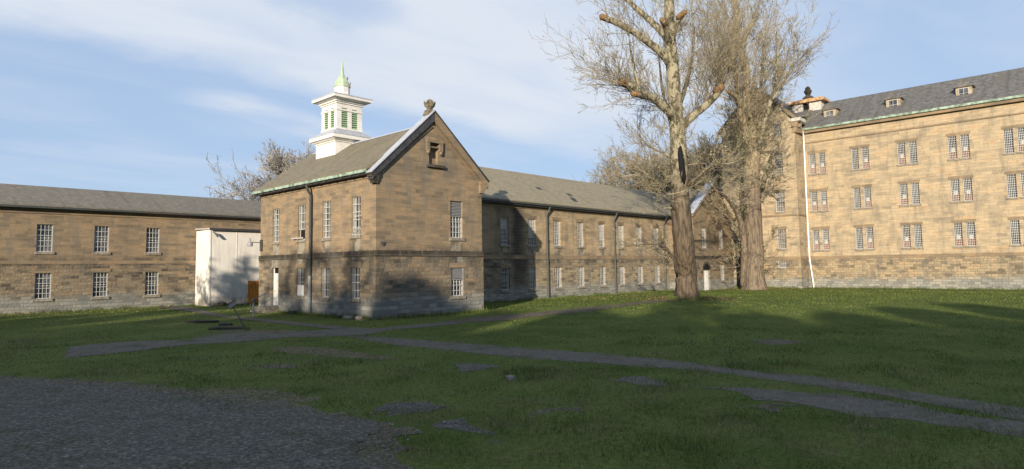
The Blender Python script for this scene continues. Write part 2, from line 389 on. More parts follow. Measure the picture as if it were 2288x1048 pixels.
# ---------------------------------------------------------------- ground, paths, grass
def wave(x, y):
    return .05*np.sin(x*.31+1.)*np.sin(y*.27+.4) + .03*np.sin(x*.83+y*.5) + .012*np.sin(x*2.1-y*1.7)
def near(x, y):                                      # little relief close to the walls
    d = np.minimum(np.hypot(x-CAM.x, y-CAM.y)/22., 1.)
    return (1-d)*.9 + .1
def gz(x, y): return wave(np.asarray(x, float), np.asarray(y, float))*near(np.asarray(x, float), np.asarray(y, float))
GRASS, b, p = mat('lawn', .95, .1)
pos = b.n('ShaderNodeNewGeometry').outputs['Position']
n1 = b.noise(pos, .22, 6, .6); n2 = b.noise(pos, 1.3, 6, .65); n3 = b.noise(b.vmul(pos, (1,1,1)), 9., 5, .7)
c = b.mix(b.step(n1, .35, .65), (.070,.100,.020), (.106,.134,.032))
c = b.mix(b.step(n2, .50, .72, 0, .55), c, (.125,.12,.05))
c = b.mix(1., c, ramp(b, n3, [(.25,(.5,.5,.5)),(.75,(1.4,1.4,1.35))]), 'MULTIPLY')
c = b.mix(b.step(b.noise(pos, .5, 5, .7), .62, .74, 0, .6), c, (.105,.09,.06))
b.t.links.new(c, p.inputs['Base Color'])
bump(b, p, b.math('ADD', n3, b.math('MULTIPLY', n2, 1.5)), .9, .06)
xs = np.concatenate([np.linspace(-400, -45, 16), np.arange(-44, 70, .8), np.linspace(71, 450, 16)])
ys = np.concatenate([np.linspace(-400, -45, 16), np.arange(-44, 40, .8), np.linspace(41, 450, 16)])
X, Y = np.meshgrid(xs, ys); Z = np.where((abs(X) < 70) & (abs(Y) < 45), gz(X, Y), 0)
nx, ny = len(xs), len(ys)
vs = np.stack([X.ravel(), Y.ravel(), Z.ravel()], 1)
i = np.arange((nx-1)*(ny-1)); r_, c_ = i//(nx-1), i % (nx-1); a0 = r_*nx+c_
fs = np.stack([a0, a0+1, a0+nx+1, a0+nx], 1)
def fast_mesh(name, vs, fs, mats, smooth=True):
    me = bpy.data.meshes.new(name); k = fs.shape[1]
    me.vertices.add(len(vs)); me.vertices.foreach_set('co', np.ascontiguousarray(vs, dtype=np.float32).ravel())
    me.loops.add(fs.size); me.loops.foreach_set('vertex_index', np.ascontiguousarray(fs, dtype=np.int32).ravel())
    me.polygons.add(len(fs)); me.polygons.foreach_set('loop_start', np.arange(0, fs.size, k, dtype=np.int32))
    me.polygons.foreach_set('loop_total', np.full(len(fs), k, dtype=np.int32))
    if smooth: me.polygons.foreach_set('use_smooth', np.ones(len(fs), dtype=bool))
    for m in mats: me.materials.append(m)
    me.update(calc_edges=True); me.validate()
    o = bpy.data.objects.new(name, me); sc.collection.objects.link(o); return o
tag(fast_mesh('lawn', vs, fs, [GRASS]), kind='structure')

def gravel(name, c1, c2, sc_, spk=1.):
    m, b, p = mat(name, .95, .15)
    pos = b.n('ShaderNodeNewGeometry').outputs['Position']
    n1 = b.noise(pos, sc_, 6, .75); n2 = b.noise(pos, .9, 5, .6); v = b.n('ShaderNodeTexVoronoi'); b.setin(v, 'Vector', pos); v.inputs['Scale'].default_value = 26.
    c = b.mix(b.step(n1, .3, .7), c1, c2)
    c = b.mix(b.step(n2, .50, .68, 0, .6), c, (.06,.062,.03))
    c = b.mix(1., c, ramp(b, b.sep(v.outputs['Color'])[0], [(.1,(1-.4*spk,)*3),(.85,(1+.15*spk,)*3),(1.,(1+.9*spk,1+.85*spk,1+.8*spk))]), 'MULTIPLY')
    b.t.links.new(c, p.inputs['Base Color'])
    bump(b, p, b.math('ADD', n1, v.outputs['Distance']), .9, .03)
    return m
ASPH = gravel('worn_asphalt', (.105,.095,.077), (.155,.140,.115), 4., .35)
GRAV = gravel('loose_gravel', (.082,.075,.063), (.152,.140,.120), 9.)
EARTH = gravel('bare_earth_path', (.10,.085,.062), (.16,.135,.10), 5.)
POLYS = []; KEEP = []
DRY = gravel('dry_grass_litter', (.10,.09,.045), (.165,.145,.085), 7.)
def jag(pts, amp, seg):
    out = []
    for i in range(len(pts)):
        a, b_ = pts[i], pts[(i+1) % len(pts)]
        n = max(1, int((b_-a).length/seg)); d = (b_-a); nrm = Vector((-d.y, d.x, 0)); nrm = nrm.normalized() if nrm.length > 0 else nrm
        for k in range(n):
            q = a+d*(k/n)+nrm*random.gauss(0, amp); out.append(q)
    return out
def sheet(name, px, m, lift=.006, amp=.06, seg=.28, keep=.03):
    """a draped sheet: the outline (measured from the photograph's rows and columns on the ground) filled and laid on the ground"""
    pts = jag([gp(x, y) for x, y in px], amp*(.5 if name == 'asphalt_path' else 1.), seg)
    wb_ = .25 if name == 'asphalt_path' else 1.
    f_ = (lambda q, k: wb_*.16*math.sin(q.x*2.3+q.y*1.1+k)+wb_*.09*math.sin(q.x*5.1-q.y*4.3+k)+wb_*.05*math.sin(q.x*11+q.y*9.+k)) if amp < .2 else (lambda q, k: 0)
    pts = [Vector((q.x+f_(q, 0.), q.y+f_(q, 2.), 0)) for q in pts]
    POLYS.append(np.array([(q.x, q.y) for q in pts])); KEEP.append(keep)
    bm = bmesh.new(); ve = [bm.verts.new((q.x, q.y, 0)) for q in pts]
    f = bm.faces.new(ve); bmesh.ops.triangulate(bm, faces=[f])
    for _ in range(5):
        ed = [e for e in bm.edges if e.calc_length() > 1.1]
        if not ed: break
        bmesh.ops.subdivide_edges(bm, edges=ed, cuts=1); bmesh.ops.triangulate(bm, faces=bm.faces[:])
    for v in bm.verts: v.co.z = float(gz(v.co.x, v.co.y))+lift
    bmesh.ops.recalc_face_normals(bm, faces=bm.faces[:])
    if sum(f.normal.z for f in bm.faces) < 0: bmesh.ops.reverse_faces(bm, faces=bm.faces[:])
    me = bpy.data.meshes.new(name); bm.to_mesh(me); bm.free(); me.materials.append(m)
    o = bpy.data.objects.new(name, me); sc.collection.objects.link(o); tag(o, kind='structure'); return o
sheet('asphalt_path', [(2330,921),(1842,846),(1700,830),(1560,812),(1340,790),(1135,775),(960,762),(850,752),(772,752),(850,767),(1000,783),(1135,797),(1345,811),(1560,827),(1700,846),(1842,865),(2330,948)], ASPH)
sheet('asphalt_path', [(150,775),(300,762),(427,760),(452,750),(553,742),(666,741),(751,736),(770,731),(836,734.5),(899,728),(994,719),(1057,719),(962,730),(874,738),(814,749),(780,750),(698,754),(647,753),(578,761),(506,767),(427,770),(300,785),(150,800)], ASPH, .010)
sheet('earth_path', [(994,718),(1088,706.5),(1135,704),(1229,695),(1387,679),(1481,669),(1510,671),(1387,685),(1311,698),(1229,704),(1135,716),(1057,720)], EARTH, .014)
sheet('asphalt_path', [(200,658),(427,687),(499,704.6),(572,711),(647,719),(710,725),(768,731),(751,737),(679,729),(584,718),(490,709),(427,697),(200,668)], ASPH, .018)
sheet('bare_patch', [(-60,840),(200,852),(427,874),(521,886),(603,893),(673,901),(726,916),(799,924),(850,940),(900,975),(905,1060),(930,1200),(-400,1400)], EARTH, .008, .10, .2, .55)
sheet('gravel_patch', [(-60,850),(200,862),(427,886),(521,899),(603,906),(673,913),(726,929),(799,941),(830,966),(850,1060),(880,1200),(-400,1400)], GRAV, .022, .035, .16)
sheet('gravel_patch', [(850,905),(930,900),(1000,908),(985,920),(900,925)], GRAV, .006, .06, .25)
sheet('gravel_patch', [(965,945),(1030,932),(1062,950),(1075,968),(1010,966)], GRAV, .006, .06, .25)
sheet('asphalt_patch', [(995,813),(1055,811),(1108,820),(1080,829),(1030,827)], ASPH, .006, .05, .3)
sheet('asphalt_patch', [(1360,846),(1440,842),(1500,850),(1470,861),(1400,860)], ASPH, .006, .05, .3)
sheet('asphalt_patch', [(1552,866),(1640,865),(1842,882),(2100,915),(2330,950),(2330,990),(2050,945),(1842,909),(1720,896),(1620,880)], ASPH, .006, .06, .35)
sheet('earth_patch', [(1660,759),(1740,757),(1795,766),(1745,772),(1690,767)], EARTH, .006, .05, .3)
sheet('dry_grass_patch', [(590,779),(640,774),(720,779),(800,786),(880,795),(885,802),(800,803),(730,795),(650,788)], DRY, .004, .10, .2, .35)
sheet('dry_grass_patch', [(427,872),(520,868),(640,880),(720,898),(690,912),(603,903),(500,893),(430,884)], DRY, .004, .12, .2, .55)
sheet('dry_grass_patch', [(470,742),(560,736),(680,738),(640,743),(553,745)], DRY, .012, .10, .2, .4)
sheet('bare_patch', [(1660,905),(1740,900),(1800,908),(1730,918)], EARTH, .006, .1, .2, .3)
sheet('bare_patch', [(1190,915),(1260,910),(1290,918),(1220,925)], EARTH, .006, .1, .2, .3)
sheet('bare_patch', [(560,815),(640,812),(680,818),(600,824)], EARTH, .006, .1, .2, .3)
def inpoly(x, y, P):
    ins = np.zeros(len(x), bool); j = len(P)-1
    for i in range(len(P)):
        xi, yi, xj, yj = *P[i], *P[j]
        cnd = (yi > y) != (yj > y)
        ins ^= cnd & (x < (xj-xi)*(y-yi)/(yj-yi+1e-12)+xi); j = i
    return ins
BLADE, b, p = mat('grass_blades', .8, .25)
pos = b.n('ShaderNodeNewGeometry').outputs['Position']
fl = b.comb(b.sep(pos)[0], b.sep(pos)[1], 0)
c = b.mix(b.step(b.noise(fl, .35, 5, .6), .38, .62), (.060,.094,.020), (.102,.136,.036))
c = b.mix(b.step(b.noise(fl, .55, 6, .72), .46, .66), c, (.155,.138,.08)) if False else b.mix(b.math('MULTIPLY', b.step(b.noise(fl, .55, 6, .72), .42, .58), b.step(b.sep(pos)[0], 6., -7., .12, .9)), c, (.165,.15,.09))
c = b.mix(1., c, ramp(b, b.noise(fl, 2.6, 6, .68), [(.30,(.52,.54,.5)),(.70,(1.5,1.45,1.35))]), 'MULTIPLY')
c = b.mix(1., c, ramp(b, b.noise(fl, 22., 2, .5), [(.25,(.4,.42,.36)),(.75,(1.8,1.75,1.6))]), 'MULTIPLY')
b.t.links.new(c, p.inputs['Base Color'])
def blades(rings):
    A = []
    fw2 = np.array([fw.x, fw.y])/math.hypot(fw.x, fw.y); rt2 = np.array([fw2[1], -fw2[0]])
    for d0, d1, dens, h, wd in rings:
        n = int(1.2*(d1*d1-d0*d0)*dens)
        d = np.sqrt(rng.uniform(d0*d0, d1*d1, n)); lat = rng.uniform(-1.2, 1.2, n)*d
        x = CAM.x+fw2[0]*d+rt2[0]*lat; y = CAM.y+fw2[1]*d+rt2[1]*lat
        clump = .5+.5*np.sin(x*1.7+np.sin(y*1.3)*2)*np.sin(y*1.9+np.sin(x*.9)*2)
        keep = rng.uniform(0, 1, n) < .45+.55*clump
        keep &= ~((x > -.05) & (y > -.05) & (y < 14.6) & (x < 9)) & ~((x > 8) & (y > 7.0)) & ~(x > 55)
        tuft = np.sin(x*2.9+np.sin(y*2.1)*1.7)*np.sin(y*3.3+np.sin(x*1.7)*1.9)+.5*np.sin(x*7.3+y*5.1)*np.sin(y*6.7-x*3.)
        for P, kp in zip(POLYS, KEEP):
            lo_, hi_ = P.min(0)-.5, P.max(0)+.5
            ix = np.nonzero((x > lo_[0]) & (x < hi_[0]) & (y > lo_[1]) & (y < hi_[1]))[0]
            if not len(ix): continue
            qx, qy = x[ix], y[ix]; ip = inpoly(qx, qy, P); dm = np.full(len(ix), 9.)
            for i in range(len(P)):                   # distance to the outline: the edge is ragged and overgrown
                ax_, ay_ = P[i]; bx_, by_ = P[(i+1) % len(P)]; ex, ey = bx_-ax_, by_-ay_
                t = np.clip(((qx-ax_)*ex+(qy-ay_)*ey)/(ex*ex+ey*ey+1e-9), 0, 1)
                dm = np.minimum(dm, np.hypot(qx-ax_-t*ex, qy-ay_-t*ey))
            u_ = rng.uniform(0, 1, len(ix)); tf = tuft[ix]
            edge = np.exp(-dm/(.16+.22*np.clip(tf+.4, 0, 1.5)))
            keep[ix] &= np.where(ip, u_ < np.maximum(np.where(tf > .5, .6, kp), .95*edge), u_ > .45*np.exp(-dm/.2))
        x, y, cl = x[keep], y[keep], clump[keep]
        big = np.sin(x*.83+2.2*np.sin(y*.61))*np.sin(y*.97+1.7*np.sin(x*.47)); hh = h*(.40+.6*cl)*rng.uniform(.5, 1.4, len(x))*np.where((big > .55) & (d[keep] < 30), 1.9, 1.)
        A.append((x, y, hh, np.full(len(x), wd)))
    wv = weeds(); A.append((wv[:,0], wv[:,1], wv[:,2], np.full(len(wv), .03)))
    x, y, h, wd = (np.concatenate(q) for q in zip(*A)); n = len(x); z = gz(x, y)
    a = rng.uniform(0, 2*np.pi, n); ca, sa_ = np.cos(a), np.sin(a); lean = rng.normal(0, .45, (n, 2))
    V = np.empty((n, 3, 3))
    V[:, 0] = np.stack([x-ca*wd/2, y-sa_*wd/2, z-.01], 1); V[:, 1] = np.stack([x+ca*wd/2, y+sa_*wd/2, z-.01], 1)
    V[:, 2] = np.stack([x+lean[:, 0]*h, y+lean[:, 1]*h, z+h], 1)
    o = fast_mesh('grass', V.reshape(-1, 3), np.arange(3*n).reshape(-1, 3), [BLADE], False)
    return tag(o, 'rough green grass growing over the lawn and along the path edges', 'grass', kind='stuff')
def weeds():                                         # longer grass against walls and trunks, as extra samples
    P = []
    for (x0, y0, x1, y1, wd, n) in ((0,-.35,8.3,-.35,.3,1500),(-.35,0,-.35,11,.3,1900),(8.6,6.8,44,6.8,.35,4200),(55.6,-3,55.6,6,.4,1200),(58,-24,58,-3.5,.4,1800),(.2,23.2,5,23.2,.3,500),(-20,26.2,0,26.2,.3,1500)):
        t = rng.uniform(0, 1, n); P.append(np.stack([x0+(x1-x0)*t+rng.normal(0, wd*.5, n), y0+(y1-y0)*t+rng.normal(0, wd*.5, n), rng.uniform(.10, .34, n)*(.5+.8*np.abs(np.sin(t*23)*np.sin(t*57+1)))], 1))
    for (cx_, cy_, r_, n) in ((28.5,-3.5,1.25,900),(53.6,1.4,1.8,900),(-7.2,0,.1,60)):
        a = rng.uniform(0, 6.28, n); rr = r_*rng.uniform(.9, 1.25, n); P.append(np.stack([cx_+rr*np.cos(a), cy_+rr*np.sin(a), rng.uniform(.12, .34, n)], 1))
    return np.concatenate(P)
blades([(7.5, 12, 700, .085, .012), (12, 18, 380, .08, .015), (18, 28, 150, .065, .022), (28, 42, 55, .06, .032), (42, 85, 18, .08, .055)])

def pebbles():
    V = []; F = []; P = POLYS[5]; n = 26000
    lo_, hi_ = np.array([-24., -34.]), np.array([-6., -14.])
    x = rng.uniform(lo_[0], hi_[0], n); y = rng.uniform(lo_[1], hi_[1], n); dm = np.full(n, 9.)
    for i in range(len(P)):
        ax_, ay_ = P[i]; bx_, by_ = P[(i+1) % len(P)]; ex, ey = bx_-ax_, by_-ay_
        t = np.clip(((x-ax_)*ex+(y-ay_)*ey)/(ex*ex+ey*ey+1e-9), 0, 1); dm = np.minimum(dm, np.hypot(x-ax_-t*ex, y-ay_-t*ey))
    ip = inpoly(x, y, P); k = rng.uniform(0, 1, n) < np.where(ip, .55, .5*np.exp(-dm/.45)); X_, Y_ = x[k], y[k]
    for P in POLYS[6:11]+POLYS[:2]:                   # a few stones on the other patches and the near path
        a_, b_ = np.maximum(P.min(0)-.3, -24), np.minimum(P.max(0)+.3, 4); m = 450
        x = rng.uniform(a_[0], b_[0], m); y = rng.uniform(a_[1], b_[1], m); ip = inpoly(x, y, P)
        X_ = np.concatenate([X_, x[ip]]); Y_ = np.concatenate([Y_, y[ip]])
    m = len(X_); s_ = rng.lognormal(-4.3, .45, m).clip(.006, .05); a = rng.uniform(0, 6.28, m); q = rng.uniform(.6, 1.2, (m, 2)); z = gz(X_, Y_)+.02
    ca, sa_ = np.cos(a)*s_, np.sin(a)*s_
    V = np.stack([np.stack([X_+ca*q[:,0], Y_+sa_*q[:,0], z], 1), np.stack([X_-sa_*q[:,1], Y_+ca*q[:,1], z], 1), np.stack([X_-ca, Y_-sa_, z], 1), np.stack([X_+sa_, Y_-ca, z], 1), np.stack([X_+ca*.2, Y_+sa_*.2, z+s_*.8], 1)], 1)
    f = np.array([[0,1,4],[1,2,4],[2,3,4],[3,0,4]]); F = (np.arange(m)[:, None, None]*5+f[None]).reshape(-1, 3)
    mt, b, p = mat('loose_stones', .9, .2)
    pos = b.n('ShaderNodeNewGeometry').outputs['Position']
    b.t.links.new(ramp(b, b.noise(pos, 14., 2, .5), [(.3, (.06,.058,.055)), (.5, (.13,.125,.115)), (.7, (.25,.24,.22))]), p.inputs['Base Color'])
    tag(fast_mesh('loose_gravel', V.reshape(-1, 3), F, [mt], False), 'loose grey pebbles scattered over the worn gravel and path', 'gravel', kind='stuff')
pebbles()

# ---------------------------------------------------------------- windows
def make_window(wd, h, parent, loc, face, style='bars', nv=4, nh=5, glass=None, sill=True, blind=0.):
    """local frame: x along the wall, y inward, z up from the sill; face 'v' looks to -y, 'u' to -x"""
    f = MB(); t = .055; y0, y1 = .17, .25; hw = wd/2-.004
    f.box(-hw, -hw+t, y0, y1, .004, h-.004); f.box(hw-t, hw, y0, y1, .004, h-.004)
    f.box(-hw+t, hw-t, y0, y1, .004, .004+t); f.box(-hw+t, hw-t, y0, y1, h-.004-t, h-.004)
    f.box(-hw+t, hw-t, y0+.01, y1-.01, h*.5-.025, h*.5+.025)
    o = f.build('window', WHITEB); o.parent = parent
    o.location = Vector(loc)-ORG[parent.name]; o.rotation_euler.z = 0 if face == 'v' else R(-90)
    g = MB(); g.box(-wd/2+.002, wd/2-.002, .255, .275, .002, h-.002); g.build('glass', glass or GLASS, o)
    if blind: g = MB(); g.box(-hw+t, hw-t, .226, .25, h*(1-blind), h-t-.006); g.build('blind', BLINDW, o)
    z0 = .02; z1 = h-.02
    if style == 'louvre':
        lv = MB(); n = 9; zb = h*.60
        for k in range(n):
            zk = zb+.05+(h-.08-zb)*(k/n)
            lv.prism([(-hw+t,.06,zk),(-hw+t,.14,zk+.07),(-hw+t,.15,zk+.055),(-hw+t,.07,zk-.015)], (wd-2*t-.01,0,0))
        lv.box(-hw+.003, -hw+t, .05, .165, zb, z1); lv.box(hw-t, hw-.003, .05, .165, zb, z1); lv.box(-hw+t, hw-t, .05, .165, zb-.05, zb)
        lv.box(-hw+t, hw-t, .15, .165, zb, z1)
        lv.build('louvre', GREYL, o); z1 = zb-.05
    if style == 'open': z0 = h*.30
    br = MB()
    for k in range(nv):
        x = -hw+t*.5+(2*hw-t)*(k/(nv-1)) if nv > 1 else 0
        br.box(x-.014, x+.014, .085, .115, z0, z1)
    for k in range(nh):
        z = z0+(z1-z0)*(k/(nh-1))
        br.box(-hw+.002, hw-.002, .076, .085, max(.006, z-.016), min(h-.006, z+.016))
    if style == 'basket':                            # bulging foot of the grille with slanted bars
        for k in range(5):
            x = -hw+.06+(2*hw-.3)*k/4
            br.bar((x, .02, .05), (x+.2, .02, .36), .022)
        br.box(-hw+.01, hw-.01, .005, .035, .02, .05); br.box(-hw+.01, hw-.01, .005, .076, .36, .385)
    br.build('window_bars', WHITEB, o)
    if style == 'open':
        d = MB(); d.box(-hw+t, hw-t, .19, .24, .06, h*.28); d.build('opening', BLACK, o)
        s_ = MB(); s_.bar((-.9, -.25, .10), (.05, .1, .12), .06, .09); s_.build('bracket', WOODG, o)
    if style == 'board':
        d = MB(); d.box(-hw+.02, hw-.02, .05, .075, .06, h*.40); d.build('board', WHITE, o)
    if sill:
        s_ = MB(); s_.box(-wd/2-.1, wd/2+.1, -.09, .05, -.19, -.004); s_.build('sill', S_SILL, o)
        l_ = MB(); l_.box(-wd/2-.14, wd/2+.14, -.008, .05, h+.003, h+.30); l_.build('lintel', S_TRIM, o)
    return o
def place_copy(src, parent, loc):
    c = copy_tree(src, parent); c.location = Vector(loc)-ORG[parent.name]; return c

# ---------------------------------------------------------------- front gabled block
W, LEN, HE, VW = 8.30, 14.34, 8.40, 7.15
BZ0, BZ1 = 3.52, 3.86
blk = empty('stone_building', (W/2, LEN/2, 0), 'two storey sandstone building with big gable end and white cupola on its roof', 'building', 'gabled stone blocks')
IN = .05                                            # the upper wall is set back a little behind the lower one
LW = [2.05, 5.34, 8.42, 11.97]
wl = MB()
wl.k = 1
hole_lo = [(v-.475, v+.475, 1.12, 2.95) for v in LW[:3]]+[(11.42, 12.42, .42, 3.0)]
wl.wall('u', 0, [(0,-.4),(LEN,-.4),(LEN,BZ0+.02),(0,BZ0+.02)], hole_lo)
wl.wall('v', 0, [(0,-.4),(W,-.4),(W,BZ0+.02),(0,BZ0+.02)], [(5.55,6.59,1.07,2.83)])
wl.k = 0
wl.wall('u', IN, [(IN,BZ1-.02),(LEN-IN,BZ1-.02),(LEN-IN,HE),(IN,HE)], [(v-.475, v+.475, 4.78, 7.05) for v in LW])
ZAP = 12.0
wl.wall('v', IN, [(IN,BZ1-.02),(W-IN,BZ1-.02),(W-IN,HE),(W/2,ZAP),(IN,HE)], [(5.55,6.59,4.70,7.0),(3.86,4.58,9.12,10.42)])
for k, (z0, z1, e) in ((1, (-.4, BZ0+.02, 0)), (0, (BZ1-.02, HE, IN))):          # right and rear faces
    wl.k = k
    wl.add([(W-e,e,z0),(W-e,VW,z0),(W-e,VW,z1),(W-e,e,z1)], [(0,1,2,3)])
    wl.add([(e,LEN-e,z0),(W-e,LEN-e,z0),(W-e,LEN-e,z1),(e,LEN-e,z1)], [(3,2,1,0)])
wl.add([(IN,LEN-IN,HE),(W-IN,LEN-IN,HE),(W/2,LEN-IN,ZAP-.5)], [(2,1,0)])
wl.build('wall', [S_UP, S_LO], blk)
bt = MB(); bt.box(-.035, W+.035, -.035, .3, BZ0, BZ1); bt.box(-.035, .3, .3, LEN+.03, BZ0, BZ1); bt.box(W-.3, W+.035, .3, VW-.001, BZ0, BZ1)
bt.build('belt_course', S_DARK, blk)
qn = MB(); qn.box(-.01+IN-.05, .3, .32, LEN, HE-.42, HE-.28); qn.build('cornice', S_TRIM, blk)
# roof: two slopes up to the ridge
ZR, ev = 11.70, -.42
def slope(mb, u0, z0, u1, z1, v0, v1, t=.16): mb.prism([(u0,v0,z0),(u1,v0,z1),(u1,v0,z1+t),(u0,v0,z0+t)], (0,v1-v0,0))
rf = MB(); slope(rf, ev, HE-.05, W/2, ZR-.16, .30, LEN+.15); slope(rf, W-ev, HE-.05, W/2+.0015, ZR-.16, .30, LEN+.15)
rf.build('roof', SL_U, blk)
rc = MB(); rc.prism([(W/2-.16,.3,ZR-.08),(W/2,.3,ZR+.06),(W/2+.16,.3,ZR-.08)], (0,LEN-.2,0)); rc.build('ridge_cap', LEAD, blk)
gt = MB(); gt.box(-.52, -.38, .34, LEN+.15, HE-.16, HE+.0); gt.build('gutter', PATINA, blk)
for k in range(15):
    gh = MB(); gh.box(-.56, -.30, .9+k*.93, .98+k*.93, HE-.26, HE-.165); gh.build('gutter_bracket', IRON, blk)
sf = MB(); sf.box(-.375, IN-.001, .34, LEN+.1, HE-.26, HE-.12); sf.build('eaves_board', DARKM, blk)
# gable coping: dark fascia with a lead top on the left slope, dressed stone on the right
A0, AP = (-.28, 8.28), (W/2, 12.40)
def along(s_, off=0): return (A0[0]+(AP[0]-A0[0])*s_, A0[1]+(AP[1]-A0[1])*s_+off)
cl = MB(); cl.prism([(A0[0],-.16,A0[1]-.42),(AP[0],-.16,AP[1]-.62),(AP[0],-.16,AP[1]),(A0[0],-.16,A0[1])], (0,.50,0)); cl.build('coping_fascia', DARKM, blk)
ct = MB(); ct.prism([(A0[0]-.12,-.22,A0[1]-.09),(AP[0],-.22,AP[1]+.0),(AP[0],-.22,AP[1]+.07),(A0[0]-.12,-.22,A0[1]-.02)], (0,.64,0)); ct.build('coping_flashing', LEAD, blk)
B0 = (W+.42, 8.42)
cr = MB(); cr.prism([(AP[0],-.14,AP[1]-.62),(B0[0],-.14,B0[1]-.42),(B0[0],-.14,B0[1]-.02),(AP[0],-.14,AP[1])], (0,.48,0)); cr.build('coping', S_TRIM, blk)
cx = MB(); cx.prism([(AP[0],-.2,AP[1]),(B0[0]+.06,-.2,B0[1]),(B0[0]+.06,-.2,B0[1]+.07),(AP[0],-.2,AP[1]+.07)], (0,.60,0)); cx.build('coping_flashing', DARKM, blk)
ml = MB()
for s_, e in ((-1, 0), (1, 0)):
    xa = W/2+s_*(W/2-.12); ml.prism([(xa,-.03,HE-.33),(W/2,-.03,AP[1]-.95),(W/2,-.03,AP[1]-.83),(xa,-.03,HE-.21)], (0,.12,0))
ml.build('gable_moulding', S_TRIM, blk)
kn = MB(); kn.box(-.26,.14,-.10,.34,HE-.62,HE-.42); kn.box(-.36,.18,-.13,.36,HE-.42,HE-.14); kn.box(-.18,.10,-.07,.3,HE-.78,HE-.62); kn.build('kneeler', S_DARK, blk)
kr = MB(); kr.prism([(W-.3,-.12,HE-.75),(W+.05,-.12,HE-.75),(W+.42,-.12,HE-.08),(W+.42,-.12,HE+.02),(W-.3,-.12,HE+.02)], (0,.44,0)); kr.build('kneeler', S_TRIM, blk)
fn = MB(); c0 = (W/2-.05, .28, AP[1]-.25)
fn.prism([(c0[0]-.36,.0,c0[2]),(c0[0]+.36,.0,c0[2]),(c0[0]+.2,.0,c0[2]+.36),(c0[0]-.2,.0,c0[2]+.36)], (0,.5,0))
fn.lathe((c0[0],.25,c0[2]+.34), [(.19,0),(.16,.05),(.18,.10),(.25,.22),(.26,.34),(.22,.44),(.20,.56),(.14,.66),(.03,.72)], 10)
for k in range(6):
    a = k*math.pi/3+.5; ca_, sa_ = math.cos(a), math.sin(a)
    fn.tube([(c0[0]+.22*ca_,.25+.22*sa_,c0[2]+.58),(c0[0]+.30*ca_,.25+.30*sa_,c0[2]+.78),(c0[0]+.34*ca_,.25+.34*sa_,c0[2]+.92)], [.09,.075,.03], 5)
fn.build('finial', S_FIN, blk)
# blind niche in the gable
nc = MB(); nc.box(3.87,4.57,IN+.24,IN+.30,9.13,10.41); nc.build('niche_panel', S_TRIM, blk)
nh_ = MB(); nh_.box(3.62,4.86,-.13,.1,10.44,10.62); nh_.box(3.62,3.84,-.11,.1,9.95,10.44); nh_.box(4.60,4.86,-.11,.1,9.95,10.44)
nh_.lathe((3.73,-.04,9.72), [(.05,0),(.12,.08),(.13,.16),(.09,.23)], 8); nh_.lathe((4.73,-.04,9.72), [(.05,0),(.12,.08),(.13,.16),(.09,.23)], 8)
nh_.box(3.86,4.58,-.05,.12,10.14,10.22)
nh_.build('hood_mould', S_TRIM, blk)
ns = MB(); ns.box(3.62,5.0,-.14,.1,8.93,9.10); ns.build('niche_sill', S_DARK, blk)
an = MB(); an.box(.38,.62,-.02,.1,4.22,4.34); an.box(.44,.56,-.03,.1,4.14,4.22); an.build('wall_anchor', IRON, blk)
# windows of the left side and of the gable
w0 = make_window(.95, 2.27, blk, (IN, LW[2], 4.78), 'u', 'open', 4, 4)
w1 = make_window(.95, 2.27, blk, (IN, LW[0], 4.78), 'u', 'basket', 4, 6)
w2 = make_window(.95, 2.27, blk, (IN, LW[1], 4.78), 'u', 'bars', 4, 7); place_copy(w2, blk, (IN, LW[3], 4.78))
w3 = make_window(.95, 1.83, blk, (0, LW[0], 1.12), 'u', 'bars', 4, 5); place_copy(w3, blk, (0, LW[1], 1.12))
w4 = make_window(.95, 1.83, blk, (0, LW[2], 1.12), 'u', 'board', 4, 4)
make_window(1.04, 2.30, blk, (6.07, IN, 4.70), 'v', 'louvre', 5, 5); make_window(1.04, 1.76, blk, (6.07, 0, 1.07), 'v', 'louvre', 5, 4)
# white door with transom
dr = MB(); dr.box(-.496,-.40,.16,.26,.004,2.576); dr.box(.40,.496,.16,.26,.004,2.576); dr.box(-.40,.40,.16,.26,2.15,2.20); dr.box(-.40,.40,.19,.24,.01,2.15)
for k in range(12): dr.box(-.30,.30,.172,.19,.25+k*.15,.35+k*.15)
door = dr.build('door', WHITE); door.parent = blk; door.location = Vector((0, 11.92, .42))-ORG[blk.name]; door.rotation_euler.z = R(-90)
t_ = MB(); t_.box(-.40,.40,.2,.23,2.20,2.57); t_.build('transom', BLACK, door)
hn = MB(); hn.tube([(-.32,.15,1.0),(-.32,.12,1.0),(-.22,.12,1.0)], [.018]*3, 6); hn.build('handle', IRON, door)
# downpipe of the left side: dark above, grey below
dp = MB(); dp.tube([(-.44,6.97,HE-.15),(-.36,6.97,HE-.5),(-.13,6.97,HE-.85),(-.13,6.97,2.4)], [.085]*4, 8)
for z in (7.2,5.6,4.2,2.7): dp.tube([(-.13,6.97,z),(-.13,6.97,z+.12)], [.105]*2, 8)
dpo = dp.build('downpipe', IRON, blk)
d2 = MB(); d2.tube([(-.14,6.97,2.45),(-.14,6.97,.35),(-.14,6.97,.02)], [.10]*3, 8); d2.build('pipe_shoe', PIPEG, dpo)

